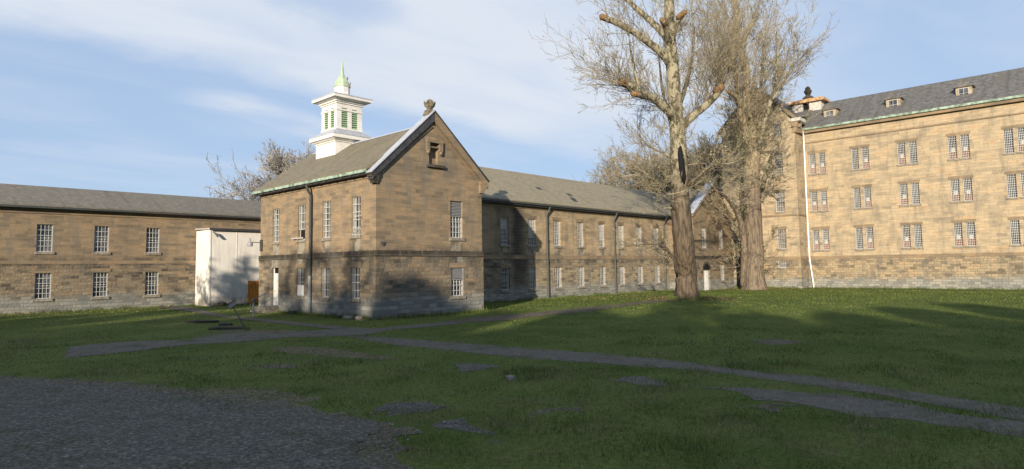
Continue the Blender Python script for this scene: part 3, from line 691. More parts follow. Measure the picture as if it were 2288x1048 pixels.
# white cupola
CU, CV = W/2, 10.33
cup = []
def sq(mb, a, z0, z1, a2=None):
    a2 = a if a2 is None else a2; h, k = a/2, a2/2
    mb.add([(CU-h,CV-h,z0),(CU+h,CV-h,z0),(CU+h,CV+h,z0),(CU-h,CV+h,z0),(CU-k,CV-k,z1),(CU+k,CV-k,z1),(CU+k,CV+k,z1),(CU-k,CV+k,z1)],
           [(0,3,2,1),(4,5,6,7),(0,1,5,4),(1,2,6,5),(2,3,7,6),(3,0,4,7)])
a1, a2, ac1, ac2 = 2.62, 2.06, 3.35, 3.10
zc1 = zat(CU-ac1/2, CV-ac1/2, 306); zc2 = zat(CU-ac1/2, CV-ac1/2, 294.5); zh = zat(CU-a2/2, CV-a2/2, 287)
zu1 = zat(CU-ac2/2, CV-ac2/2, 219); zu2 = zat(CU-ac2/2, CV-ac2/2, 205.5); zs0 = zat(CU, CV, 208); zs1 = zat(CU, CV, 196); ztip = zat(CU, CV, 134)
base = MB(); sq(base, a1, 9.6, zc1-.02); cb = base.build('cupola', WHITE, blk)
m_ = MB(); sq(m_, a1+.14, zc1-.16, zc1-.06); sq(m_, a1+.3, zc1-.06, zc1+.06, ac1-.16); sq(m_, ac1, zc1+.06, zc2-.05)
m_.build('lower_cornice', WHITE, cb)
m_ = MB(); sq(m_, ac1+.06, zc2-.05, zc2); sq(m_, ac1+.02, zc2, zh, a2+.02); m_.build('skirt_roof', LEAD, cb)
lant = MB(); h = a2/2; zl0, zl1 = zh+.14, zh+1.56
lo_ = [(CV-.66,CV-.16,zl0,zl1),(CV+.16,CV+.66,zl0,zl1)]; lu_ = [(CU-.66,CU-.15,zl0,zl1),(CU+.17,CU+.66,zl0,zl1)]
lant.wall('u', CU-h, [(CV-h,zh-.1),(CV+h,zh-.1),(CV+h,zu1),(CV-h,zu1)], lo_, .12); lant.wall('v', CV-h, [(CU-h,zh-.1),(CU+h,zh-.1),(CU+h,zu1),(CU-h,zu1)], lu_, .12)
lant.add([(CU+h,CV-h,zh-.1),(CU+h,CV+h,zh-.1),(CU+h,CV+h,zu1),(CU+h,CV-h,zu1)], [(0,1,2,3)]); lant.add([(CU-h,CV+h,zh-.1),(CU+h,CV+h,zh-.1),(CU+h,CV+h,zu1),(CU-h,CV+h,zu1)], [(3,2,1,0)])
sq(lant, a2+.10, zh+.0, zh+.10); lant.build('lantern', WHITE, cb)
for (v0, v1, z0, z1) in lo_:
    l_ = MB(); l_.box(CU-h+.10, CU-h+.12, v0, v1, z0, z1)
    for k in range(9): zk = z0+.01+(z1-z0)*k/9; l_.prism([(CU-h-.01,v0+.01,zk),(CU-h+.1,v0+.01,zk+.11),(CU-h+.1,v0+.01,zk+.13),(CU-h-.01,v0+.01,zk+.02)], (0,v1-v0-.02,0))
    l_.build('louvre', GREENL, cb)
for (u0, u1, z0, z1) in lu_:
    l_ = MB(); l_.box(u0, u1, CV-h+.10, CV-h+.12, z0, z1)
    for k in range(9): zk = z0+.01+(z1-z0)*k/9; l_.prism([(u0+.01,CV-h-.01,zk),(u0+.01,CV-h+.1,zk+.11),(u0+.01,CV-h+.1,zk+.13),(u0+.01,CV-h-.01,zk+.02)], (u1-u0-.02,0,0))
    l_.build('louvre', GREENL, cb)
m_ = MB(); sq(m_, a2+.10, zu1-.62, zu1-.50); sq(m_, a2+.14, zu1-.12, zu1); sq(m_, a2+.32, zu1, zu1+.12); sq(m_, a2+.5, zu1+.12, zu1+.2, ac2-.16); sq(m_, ac2, zu1+.2, zu2-.04)
m_.build('upper_cornice', WHITE, cb)
m_ = MB(); sq(m_, ac2+.06, zu2-.04, zu2+.02); sq(m_, ac2, zu2+.02, zu2+.14, 1.0); m_.build('cap_roof', LEAD, cb)
m_ = MB(); m_.lathe((CU,CV,zu2), [(.60,0),(.60,.16),(.55,.20),(.55,zs1-zu2)], 8, math.pi/8); m_.build('spire_base', WHITE, cb)
m_ = MB(); H_ = ztip-zs1
m_.lathe((CU,CV,zs1), [(.60,0),(.58,.05),(.54,.20),(.46,.45),(.37,.62),(.28,.74),(.20,.86),(.14,1.0),(.11,H_*.65),(.055,H_*.86),(.006,H_)], 8, math.pi/8)
m_.build('spire', COPPER, cb)
m_ = MB()
for a, r0, z in ((-.9, .58, .02), (-.9, .60, .26), (-1., .42, .66)): m_.lathe((CU+r0*math.cos(a),CV+r0*math.sin(a),zs1+z), [(.02,-.10),(.07,-.04),(.06,.06),(.02,.13)], 6)
m_.build('broken_crocket', S_SILL, cb)

# stone steps with handrail, lamp, loose stones
st = empty('stone_steps', (-.8, 11.9, 0), 'short flight of stone steps with thin dark handrail below the white door', 'steps')
m_ = MB(); m_.box(-1.0,-.005,11.25,12.75,-.1,.40); m_.box(-1.0,-.3,12.75,13.1,-.1,.27); m_.box(-1.0,-.3,13.1,13.45,-.1,.13); m_.build('treads', S_SILL, st)
m_ = MB(); m_.tube([(-.95,11.35,.4),(-.95,11.35,1.25)], [.022]*2, 6); m_.tube([(-.95,13.5,-.05),(-.95,13.5,.62)], [.022]*2, 6); m_.tube([(-.95,11.3,1.27),(-.95,12.3,1.05),(-.95,13.5,.62)], [.028]*3, 6); m_.build('handrail', IRON, st)
lm = empty('wall_lamp', (-.0, 14.05, 4.78), 'dark metal floodlight lamp on a bracket at the left corner of the stone wall', 'lamp')
m_ = MB(); m_.tube([(-.0,14.05,4.78),(-.45,14.05,4.82),(-.72,14.05,4.80)], [.03]*3, 6); m_.box(-.05,-.005,13.9,14.2,4.2,5.0); m_.build('arm', IRON, lm)
m_ = MB(); m_.lathe((-.82,14.05,4.52), [(.19,0),(.20,.22),(.15,.30),(.08,.34),(.07,.5),(.02,.6)], 10); m_.build('lamp_shade', simple('grey_lamp_metal', (.22,.22,.24), .5, .5, .2), lm)
def rock(cx_, cy_, sx_, sy_, sz_, label, group, m, rz=0., seed=0):
    r_ = random.Random(seed); bm = bmesh.new(); bmesh.ops.create_icosphere(bm, subdivisions=2, radius=1)
    for v in bm.verts:
        k = 1+r_.uniform(-.14, .14); q = v.co*k
        q.x = max(-.8, min(.8, q.x)); q.y = max(-.8, min(.8, q.y)); q.z = max(-.6, min(.62, q.z)); v.co = Vector((q.x*sx_, q.y*sy_, q.z*sz_))
    me = bpy.data.meshes.new('loose_stone'); bm.to_mesh(me); bm.free(); me.materials.append(m)
    o = bpy.data.objects.new('loose_stone', me); sc.collection.objects.link(o); o.location = (cx_, cy_, float(gz(cx_, cy_))+sz_*.2); o.rotation_euler.z = rz
    return tag(o, label, 'stone', group)
SG = 'stones lying against the wall foot'
rock(-.45,2.0,.55,.3,.22,'flat dark stone lying at the wall foot below the nearest side window',SG,S_SILL,1.4,1)
rock(-.4,.9,.42,.28,.26,'grey stone lying at the wall foot close to the gable corner',SG,S_SILL,.5,2)
rock(-.35,8.7,.5,.24,.25,'dark broken stone at the wall foot left of the long downpipe',SG,S_DARK,1.5,3)
rock(-.3,3.1,.3,.25,.18,'small brown stone at the wall foot right of the downpipe',SG,S_DARK,.2,4)
FG = 'flat stone slabs in the left lawn'
for (x, y, a, bb, lab, k) in ((505,736,1.0,.28,'long dark flat slab in the grass left of the leaning sign',5),(505,727,.42,.3,'small dark stone on the grass behind the long slab',6),(452,721,1.1,.35,'dark flat slab in the grass near the left path',7)):
    g_ = gp(x, y); rock(g_.x, g_.y, a, bb, .16, lab, FG, S_DARK, -.75, k)
g_ = gp(1141, 848); rock(g_.x, g_.y, .16, .13, .12, 'small dark rock lying alone in the foreground grass', None, S_SILL, .3, 9)
# leaning sign and short post
P0 = gp(553, 738); T_ = at(553, 738, 1).z
dpt = (P0-CAM).dot(fw)
sg = empty('leaning_sign', P0, 'thin dark post leaning left with small weathered board on top beside the path', 'sign')
q1 = at(527, 697, dpt+.1); q2 = at(520, 684, dpt+.15); qc = at(519, 681, dpt+.12)
m_ = MB(); m_.tube([P0-Vector((0,0,.1)), q1, q2], [.028,.026,.022], 6); m_.build('post', IRON, sg)
ax = (at(529, 673, dpt)-at(511, 686, dpt)).normalized(); ay = (at(515,676,dpt)-at(519,684,dpt)).normalized(); az = ax.cross(ay).normalized(); ay = az.cross(ax)
def obox(mb, c_, hx, hy, hz):
    P = [c_+ax*i*hx+ay*j*hy+az*k*hz for k in (-1,1) for j in (-1,1) for i in (-1,1)]
    mb.add(P, [(0,2,3,1),(4,5,7,6),(0,1,5,4),(1,3,7,5),(3,2,6,7),(2,0,4,6)])
m_ = MB(); obox(m_, qc, .20, .095, .015); m_.build('board', WOODG, sg)
m_ = MB(); obox(m_, qc+ay*.115, .22, .018, .025); obox(m_, qc-ay*.115, .20, .016, .022); m_.build('board_rail', IRON, sg)
pp = gp(566, 709); pt = empty('short_post', pp, 'short grey pipe post with round dark cap standing near the steps', 'post')
m_ = MB(); m_.tube([pp-Vector((0,0,.1)), pp+Vector((0,0,.95))], [.05]*2, 8); m_.build('pipe', PIPEG, pt)
m_ = MB(); m_.lathe(pp+Vector((0,0,.92)), [(.08,0),(.13,.06),(.12,.16),(.05,.22)], 10); m_.build('cap', IRON, pt)

def litter():                                        # dead leaves and bits of bark blown under the trees
    P = []
    for cx_, cy_, r_, n in ((28.5,-3.5,5.5,900),(53,0,6.5,700),(30,3,9,500)):
        a = rng.uniform(0, 6.28, n); rr = r_*np.sqrt(rng.uniform(.03, 1, n))*rng.uniform(.5, 1, n); P.append(np.stack([cx_+rr*np.cos(a), cy_+rr*np.sin(a)], 1))
    P = np.concatenate(P); m = len(P); z = gz(P[:,0], P[:,1])+rng.uniform(.03, .07, m); s_ = rng.uniform(.03, .085, m); a = rng.uniform(0, 6.28, m); t = rng.normal(0, .35, (m, 2))
    dx_, dy_ = np.cos(a)*s_, np.sin(a)*s_
    V = np.stack([np.stack([P[:,0]+dx_, P[:,1]+dy_, z+t[:,0]*s_], 1), np.stack([P[:,0]-dy_*.6, P[:,1]+dx_*.6, z+t[:,1]*s_], 1), np.stack([P[:,0]-dx_, P[:,1]-dy_, z-t[:,0]*s_], 1), np.stack([P[:,0]+dy_*.6, P[:,1]-dx_*.6, z-t[:,1]*s_], 1)], 1)
    tag(fast_mesh('leaf_litter', V.reshape(-1, 3), np.arange(4*m).reshape(-1, 4), [leafmat('dead_leaves', (.10,.065,.035), (.22,.16,.09), 1.)], False), 'dead brown leaves and bark scraps lying under the big trees', 'leaf litter', kind='stuff')
litter()

# ---------------------------------------------------------------- long wing
U2 = 44.4
wing = empty('long_wing', (26, 12, 0), 'long low two storey sandstone wing with slate roof running back from the gabled building', 'building')
WX = [14.297+3.4426*k for k in range(9)]
wl = MB(); wl.k = 1
wl.wall('v', VW, [(W,-.4),(U2+1,-.4),(U2+1,BZ0+.02),(W,BZ0+.02)], [(x-.5,x+.5,.96,2.815) for x in WX if x < 43])
wl.k = 0
wl.wall('v', VW+IN, [(W,BZ1-.02),(U2+1,BZ1-.02),(U2+1,HE),(W,HE)], [(x-.5,x+.5,4.74,7.04) for x in WX if x < 43])
wl.add([(W,17,-.4),(U2+1,17,-.4),(U2+1,17,HE),(W,17,HE)], [(3,2,1,0)])
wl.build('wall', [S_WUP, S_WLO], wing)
bt = MB(); bt.box(W+.04, U2+1, VW-.03, VW+.3, BZ0, BZ1); bt.build('belt_course', S_TRIM, wing)
bt = MB(); bt.box(W+.04, U2+1, VW-.01, VW+.3, HE-.5, HE-.36); bt.build('cornice', S_TRIM, wing)
ZW, VR = 12.1, 12.1
def slopev(mb, v0, z0, v1, z1, u0, u1, t=.16): mb.prism([(u0,v0,z0),(u0,v1,z1),(u0,v1,z1+t),(u0,v0,z0+t)], (u1-u0,0,0))
rf = MB(); slopev(rf, VW-.42, HE-.05, VR, ZW-.16, 4.2, 50.); slopev(rf, 2*VR-VW+.42, HE-.05, VR+.002, ZW-.16, W+.1, 50.)
rw = rf.build('roof', SL_V, wing)
mp = MB()
for (x, y) in ((1208,424),(1276,438),(1284,447),(1288,451)):
    d = fw+RT*((x-1135)/FPX)-UP*((y-495)/FPX); k_ = (ZW-HE+.05-.16)/(VR-VW+.42)
    t_ = ((HE-.05+.16)+k_*(CAM.y-(VW-.42))-CAM.z)/(d.z-k_*d.y); q = CAM+d*t_
    mp.prism([(q.x-.35,q.y,q.z+.012),(q.x+.3,q.y,q.z+.012),(q.x+.3,q.y+.4,q.z+.012+.4*k_),(q.x-.35,q.y+.4,q.z+.012+.4*k_)], (0,-.006,.008))
mp.build('missing_slate', DARKM, rw)
gt = MB(); gt.box(W+.5, U2-.1, VW-.52, VW-.36, HE-.17, HE+.0); gt.build('gutter', IRON, wing)
gt = MB(); gt.box(W+.5, U2-.1, VW-.355, VW+IN-.001, HE-.3, HE-.12); gt.build('eaves_board', DARKM, wing)
a_ = make_window(1.0, 2.30, wing, (WX[0], VW+IN, 4.74), 'v', 'bars', 5, 8, GLASS, True, .42)
b_ = make_window(1.0, 1.855, wing, (WX[0], VW, .96), 'v', 'bars', 5, 6, GLASS)
a2_ = make_window(1.0, 2.30, wing, (WX[3], VW+IN, 4.74), 'v', 'bars', 5, 8, BLIND); a3_ = make_window(1.0, 2.30, wing, (WX[5], VW+IN, 4.74), 'v', 'bars', 5, 8, GLASS, True, .7)
b2_ = make_window(1.0, 1.855, wing, (WX[2], VW, .96), 'v', 'bars', 5, 6, BLIND, True, .3)
for x in WX[1:]:
    if x > 43: continue
    k = WX.index(x)
    if k not in (3, 5): place_copy((a2_, a_, a3_, a2_)[k % 4], wing, (x, VW+IN, 4.74))
    if k != 2: place_copy(b2_ if k in (4, 6) else b_, wing, (x, VW, .96))
def downpipe(u, parent):
    d = MB(); d.tube([(u+.15,VW-.44,HE-.14),(u+.12,VW-.3,HE-.5),(u,VW-.13,HE-.95),(u,VW-.13,4.2),(u,VW-.16,2.2),(u,VW-.16,0)], [.085]*4+[.095]*2, 8)
    for z in (6.8,5.2,3.3,1.6): d.tube([(u,VW-.14,z),(u,VW-.14,z+.12)], [.115]*2, 8)
    return d.build('downpipe', IRON, parent)
for u in (23.03, 33.53, 43.3): downpipe(u, wing)

# ---------------------------------------------------------------- far gabled block at the wing's end
FW_, FV = 9.6, 4.0
fb = empty('stone_building', (U2+FW_/2, 9, 0), 'far stone gabled block with pale sloping coping half hidden behind the two big trees', 'building', 'gabled stone blocks')
fu = U2+FW_; fm = U2+FW_/2
wl = MB(); wl.k = 1
wl.wall('v', FV, [(U2,-.4),(fu,-.4),(fu,BZ0+.02),(U2,BZ0+.02)], [(46.4,47.9,0,2.3),(50.6,51.6,1.0,2.85)])
wl.add([(U2,FV,-.4),(U2,VW+1,-.4),(U2,VW+1,BZ0+.02),(U2,FV,BZ0+.02)], [(3,2,1,0)])
wl.k = 0
wl.wall('v', FV+IN, [(U2,BZ1-.02),(fu,BZ1-.02),(fu,HE),(fm,12.0),(U2,HE)], [(46.4,47.4,4.74,7.04),(50.6,51.6,4.74,7.04)])
wl.add([(U2,FV+IN,BZ1-.02),(U2,VW+1,BZ1-.02),(U2,VW+1,HE),(U2,FV+IN,HE)], [(3,2,1,0)])
wl.build('wall', [S_UP, S_LO], fb)
bt = MB(); bt.box(U2-.03, fu, FV-.03, FV+.3, BZ0, BZ1); bt.box(U2-.03, U2+.3, FV+.3, VW-.05, BZ0, BZ1); bt.build('belt_course', S_DARK, fb)
rf = MB(); slope(rf, U2-.4, HE-.05, fm, 11.7, FV+.3, 17); slope(rf, fu+.4, HE-.05, fm+.002, 11.7, FV+.3, 17); rf.build('roof', SL_U, fb)
cl = MB(); cl.prism([(U2-.25,FV-.16,8.2),(fm,FV-.16,11.85),(fm,FV-.16,12.35),(U2-.25,FV-.16,8.6)], (0,.5,0)); cl.prism([(fm,FV-.16,11.85),(fu,FV-.16,8.2),(fu,FV-.16,8.6),(fm,FV-.16,12.35)], (0,.5,0)); cl.build('coping', S_TRIM, fb)
ct = MB(); ct.prism([(U2-.4,FV-.25,8.52),(fm,FV-.25,12.36),(fm,FV-.25,12.44),(U2-.4,FV-.25,8.6)], (0,.95,0)); ct.build('coping_flashing', LEAD, fb)
g_ = place_copy(a_, fb, (46.9, FV+IN, 4.74)); place_copy(a_, fb, (51.1, FV+IN, 4.74)); place_copy(b_, fb, (51.1, FV, 1.0))
dr = MB(); dr.box(46.44,47.86,FV+.2,FV+.26,0,2.2); dr.box(46.6,47.1,FV+.17,FV+.2,.3,1.9); dr.box(47.2,47.7,FV+.17,FV+.2,.3,1.9); dr.build('door', WHITE, fb)
dr = MB(); n = 9
for k in range(n):
    a0_, a1_ = math.pi*k/n, math.pi*(k+1)/n
    dr.prism([(47.15+.75*math.cos(a0_),FV-.03,2.25+.75*math.sin(a0_)),(47.15+1.0*math.cos(a0_),FV-.03,2.25+1.0*math.sin(a0_)),(47.15+1.0*math.cos(a1_),FV-.03,2.25+1.0*math.sin(a1_)),(47.15+.75*math.cos(a1_),FV-.03,2.25+.75*math.sin(a1_))], (0,.1,0))
dr.build('door_arch', S_DARK, fb)
dr = MB(); dr.prism([(47.15+.75*math.cos(math.pi*k/10),FV-.006,2.31+.68*math.sin(math.pi*k/10)) for k in range(11)], (0,.02,0)); dr.build('fanlight', BLACK, fb)

# ---------------------------------------------------------------- low building on the left and the cream shed
LV = 26.5; ze = zat(-.3, LV, 477); zrg = zat(1.1, 30.6, 438)
lb = empty('low_building', (-8, LV+4, 0), 'low sandstone building with a plain slate roof behind the cream shed', 'building')
LX = [-3.2-3.6*k for k in range(5)]
wl = MB(); wl.k = 1
wl.wall('v', LV, [(-32,-.4),(12,-.4),(12,BZ0),(-32,BZ0)], [(x-.5,x+.5,1.0,2.85) for x in LX])
wl.k = 0
wl.wall('v', LV+IN, [(-32,BZ0+.2),(12,BZ0+.2),(12,ze),(-32,ze)], [(x-.5,x+.5,4.4,6.4) for x in LX])
wl.add([(-32,LV,-.4),(-32,36,-.4),(-32,36,ze),(-32,LV,ze)], [(3,2,1,0)]); wl.add([(-32,36,-.4),(12,36,-.4),(12,36,ze),(-32,36,ze)], [(3,2,1,0)])
wl.build('wall', [S_UP, S_LO], lb)
bt = MB(); bt.box(-32, 12, LV-.03, LV+.2, BZ0-.02, BZ0+.22); bt.build('belt_course', S_TRIM, lb)
bt = MB(); bt.box(-32, 12, LV-.01, LV+.2, ze-.55, ze-.42); bt.build('cornice', S_TRIM, lb)
rf = MB(); slopev(rf, LV-.4, ze-.1, 30.9, zrg-.16, -32.3, 12.3); slopev(rf, 35.7, ze-.1, 30.902, zrg-.16, -32.3, 12.3); rf.build('roof', SL_L, lb)
gt = MB(); gt.box(-32.3, 12.3, LV-.52, LV-.36, ze-.2, ze-.05); gt.build('gutter', IRON, lb)
for x in LX: place_copy(b_, lb, (x, LV, 1.0))
c0 = make_window(1.0, 2.0, lb, (LX[0], LV+IN, 4.4), 'v', 'bars', 5, 6)
for x in LX[1:]: place_copy(c0, lb, (x, LV+IN, 4.4))
SV, SU = 23.5, .12; zt = zat(SU, SV, 513)
sh = empty('cream_shed', (3, 25, 0), 'tall cream sheet metal shed with dark eaves standing left of the stone building', 'shed')
m_ = MB(); m_.box(SU, 8.5, SV, LV-.05, -.2, zt); m_.build('wall', SHED, sh)
m_ = MB()
for u in (2.29, 4.6, 6.6): m_.box(u-.03, u+.03, SV-.02, SV+.02, .1, zt-.02)
m_.box(SU-.03, SU+.08, SV-.03, SV+.1, 0, zt-.01); m_.build('corner_trim', SHED, sh)
m_ = MB(); m_.prism([(SU-.12,SV-.18,zt+.002),(SU-.12,LV-.055,zt+.10),(SU-.12,LV-.055,zt+.24),(SU-.12,SV-.18,zt+.14)], (8.6,0,0)); m_.build('roof', WOODG, sh)
m_ = MB(); m_.box(SU-.13, 8.5, SV-.22, SV-.185, zt-.06, zt+.13); m_.build('fascia', DARKM, sh)
m_ = MB(); m_.box(3.28, 4.6, SV-.07, SV-.025, .02, 1.98); m_.build('door', ORANGE, sh)
m_ = MB(); m_.box(3.20, 3.275, SV-.06, SV-.001, .02, 2.02); m_.box(3.275, 4.6, SV-.06, SV-.001, 1.985, 2.04); m_.build('door_frame', SHED, sh)
fl = empty('shed_lamp', (.35, SV, 5.9), 'small dark lamp hanging under the eaves of the cream shed', 'lamp')
m_ = MB(); m_.bar((.35,SV,6.02), (.45,SV-.3,5.9), .06); m_.bar((.4,SV-.25,5.95), (.62,SV-.35,5.6), .14); m_.build('lamp_body', IRON, fl)
rock(1.0, 23.1, .42, .35, .38, 'dark rounded stone at the foot of the cream shed', None, S_DARK, .3, 21)

# ---------------------------------------------------------------- main building on the right
MU, MR = 56.0, 58.41; vb0, vb1, vap = -3.18, 5.9, 1.36
mn = empty('main_building', (62, -8, 0), 'tall pale stone main building with a gabled bay and barred windows at right', 'building')
ZB = [(.96,2.3,3.25),(4.62,6.95,None),(9.0,11.35,None),(13.5,16.0,None),(18.1,20.0,None)]
zk = 19.5; zap = 24.4
wl = MB(); wl.k = 1
bz = (3.35, 3.65)
wl.wall('u', MU, [(vb0,-.4),(vb1,-.4),(vb1,bz[0]),(vb0,bz[0])], [(-1.62,-.56,2.40,3.25)])
wl.wall('u', MR, [(-34,-.4),(vb0,-.4),(vb0,bz[0]),(-34,bz[0])], [])
wl.add([(MU,vb0,-.4),(MR,vb0,-.4),(MR,vb0,bz[0]),(MU,vb0,bz[0])], [(0,1,2,3)])
wl.k = 0
bayh = [(-1.62,-.56,z0,z1) for z0, z1 in ((4.62,6.95),(9.0,11.35),(13.5,16.0),(18.05,20.0))]
wl.wall('u', MU+IN, [(vb0+IN,bz[1]),(vb1-IN,bz[1]),(vb1-IN,zk),(vap,zap),(vb0+IN,zk)], bayh)
RV = []
for k in range(6):
    RV += [-4.13-4.6*k, -5.20-4.6*k]
FL = ((4.4,6.8),(9.0,11.3),(13.4,15.8))
wl.wall('u', MR+IN, [(-34,bz[1]),(vb0+IN,bz[1]),(vb0+IN,18.75),(-34,18.75)], [(v-.38,v+.38,z0,z1) for v in RV for z0, z1 in FL])
wl.add([(MU+IN,vb0+IN,bz[1]),(MR+IN,vb0+IN,bz[1]),(MR+IN,vb0+IN,zk),(MU+IN,vb0+IN,zk)], [(0,1,2,3)])
wl.add([(MU+IN,vb1-IN,-.4),(75,vb1-IN,-.4),(75,vb1-IN,zk),(MU+IN,vb1-IN,zk)], [(3,2,1,0)])
wl.add([(MR,-34,-.4),(75,-34,-.4),(75,-34,18.75),(MR,-34,18.75)], [(0,1,2,3)])
wl.build('wall', [S_MUP, S_MLO], mn)
bt = MB(); bt.box(MU-.05, MU+.2, vb0-.05, vb1, bz[0]-.02, bz[1]+.02); bt.box(MR-.05, MR+.2, -34, vb0-.051, bz[0]-.02, bz[1]+.02); bt.box(MU+.2, MR-.051, vb0-.05, vb0+.2, bz[0]-.02, bz[1]+.02); bt.build('belt_course', S_TRIM, mn)
bt = MB(); bt.box(MU-.04, MU+.2, vb0-.04, vb1, 8.45, 8.65); bt.box(MU+.2, MR+IN-.001, vb0-.04, vb0+.2, 8.45, 8.65); bt.build('string_course', S_TRIM, mn)
bt = MB(); bt.box(MR-.04, MR+.2, -34, vb0-.001, 17.1, 17.25); bt.build('string_course', S_TRIM, mn)
g1 = make_window(1.06, 2.33, mn, (MU+IN, -1.09, 4.62), 'u', 'bars', 5, 5, BLIND)
g2 = make_window(1.06, 2.35, mn, (MU+IN, -1.09, 9.0), 'u', 'bars', 5, 5, BLIND)
g3 = make_window(1.06, 2.5, mn, (MU+IN, -1.09, 13.5), 'u', 'bars', 6, 9, GLASS)
g4 = make_window(1.06, 1.95, mn, (MU+IN, -1.09, 18.05), 'u', 'bars', 5, 6, GLASS)
g5 = make_window(1.06, .85, mn, (MU, -1.09, 2.40), 'u', 'bars', 6, 3, BLIND)
for z0, z1 in FL:
    s_ = make_window(.76, z1-z0, mn, (MR+IN, RV[0], z0), 'u', 'bars', 6, 11, GLASS)
    d_ = MB(); d_.box(-.31, .31, .20, .252, .07, (z1-z0)*.36); d_.build('board', REDB, s_)
    d_ = MB(); d_.box(-.16, .16, .14, .17, (z1-z0)*.30, (z1-z0)*.47); d_.build('white_panel', WHITEB, s_)
    for i, v in enumerate(RV[1:]):
        w_ = place_copy(s_, mn, (MR+IN, v, z0))
        if i % 3 == 1:
            for c_ in children(w_):
                if c_.name.startswith(('board', 'white_panel')): bpy.data.objects.remove(c_)
# bay gable coping, kneeler, gutter, roofs
cp = MB(); cp.prism([(MU-.12,vb0-.5,zk-.2),(MU-.12,vap,zap-.1),(MU-.12,vap,zap+.35),(MU-.12,vb0-.5,zk+.25)], (.5,0,0)); cp.prism([(MU-.12,vap,zap-.1),(MU-.12,vb1+.3,zk-.2),(MU-.12,vb1+.3,zk+.25),(MU-.12,vap,zap+.35)], (.5,0,0)); cp.build('coping', S_TRIM, mn)
kn = MB(); kn.box(MU-.3, MU+1.6, vb0-.75, vb0+.5, zk-.05, zk+.32); kn.build('kneeler', CONC, mn)
kn = MB(); kn.box(MU-.2, MU+1.2, vb0-.4, vb0+.3, zk-.7, zk-.06); kn.box(MU-.1, MR-.5, vb0-.25, vb0+.2, zk-1.3, zk-.72); kn.build('kneeler_corbel', S_TRIM, mn)
fn = MB(); fn.box(MU-.2, MU+.3, vap-.25, vap+.25, zap+.2, zap+.7); fn.lathe((MU+.05,vap,zap+.7), [(.22,0),(.15,.15),(.28,.4),(.25,.65),(.08,.85)], 8); fn.build('finial', S_TRIM, mn)
rf = MB()
for s_, vv in ((1, vb0-.3), (-1, vb1+.3)): rf.prism([(MU+.38,vv,zk-.15),(MU+.38,vap,zap-.15),(MU+.38,vap,zap+.02),(MU+.38,vv,zk+.02)], (9,0,0))
zr = zat(64, -1.5, 238)
rf.prism([(MR-.4,vb0-.05,18.75),(64,vb0-.05,zr-.16),(64,vb0-.05,zr),(MR-.4,vb0-.05,18.91)], (0,-31,0)); rf.prism([(64.002,4,zr-.16),(69.5,4,18.75),(69.5,4,18.91),(64.002,4,zr)], (0,-38,0)); rf.prism([(61,vb0-.04,zr-2.0),(64,vb0-.04,zr-.16),(64,vb0-.04,zr),(61,vb0-.04,zr-1.84)], (0,7,0))
rf.build('roof', SL_M, mn)
gt = MB(); gt.box(MR-.6, MR-.4, -34, vb0-.1, 18.62, 18.86); gt.build('gutter', PATINA, mn)
gt = MB(); gt.box(MR-.395, MR+IN-.001, -34, vb0-.1, 18.3, 18.6); gt.build('eaves_cornice', S_TRIM, mn)
wp = MB(); wp.tube([(MR-.5,vb0-.25,18.6),(MR-.2,vb0-.2,18.1),(MR-.15,vb0-.18,9),(MR-.15,vb0-.2,3.6),(MR-.3,vb0-.55,.5),(MR-.3,vb0-.58,.05)], [.075]*6, 8); wp.build('downpipe', WPIPE, mn)
# ridge ventilator with a rusty slab and an urn
vt = MB(); vz = zr-.9; zv = zat(63, -2.6, 232)
vt.box(62.3,63.9,-2.05,-.75,vz-.9,zv); vt.box(62.3,63.9,-4.25,-2.85,vz-.9,zv); vo = vt.build('ventilator', CONC, mn)
vt = MB(); vt.box(62.6,63.7,-2.85,-2.05,vz-.5,zv-.05); vt.build('opening', BLACK, vo)
vt = MB(); vt.box(61.9,64.3,-4.75,-.3,zv,zv+.30); vt.box(62.2,64.0,-4.4,-.6,zv+.30,zv+.48); vt.build('slab', RUSTY, vo)
vt = MB(); vt.lathe((63,-2.55,zv+.48), [(.75,0),(.62,.35),(.35,.55),(.25,.62),(.42,.95),(.48,1.15),(.30,1.35),(.34,1.5),(.12,1.75)], 10); vt.build('urn', S_DARK, vo)
# dormer at the right
for v in (-5.9, -12.5, -19):
    dm = MB(); dm.box(60.0, 62.5, v-.7, v+.7, 19.6, 21.1); do = dm.build('dormer', S_MUP, mn)
    dm = MB(); dm.prism([(59.8,v-.9,21.05),(59.8,v+.9,21.05),(59.8,v,21.9)], (3.6,0,0)); dm.build('dormer_roof', SL_M, do)
    dm = MB(); dm.box(59.96,59.995,v-.45,v+.45,19.8,20.95); dw = dm.build('dormer_window', WHITEB, do)
    dm = MB()
    for i in range(2):
        for j in range(2): dm.box(59.945,59.957,v-.40+.42*i,v-.02+.42*i,19.86+.54*j,20.36+.54*j)
    dm.build('pane', GLASS, dw)

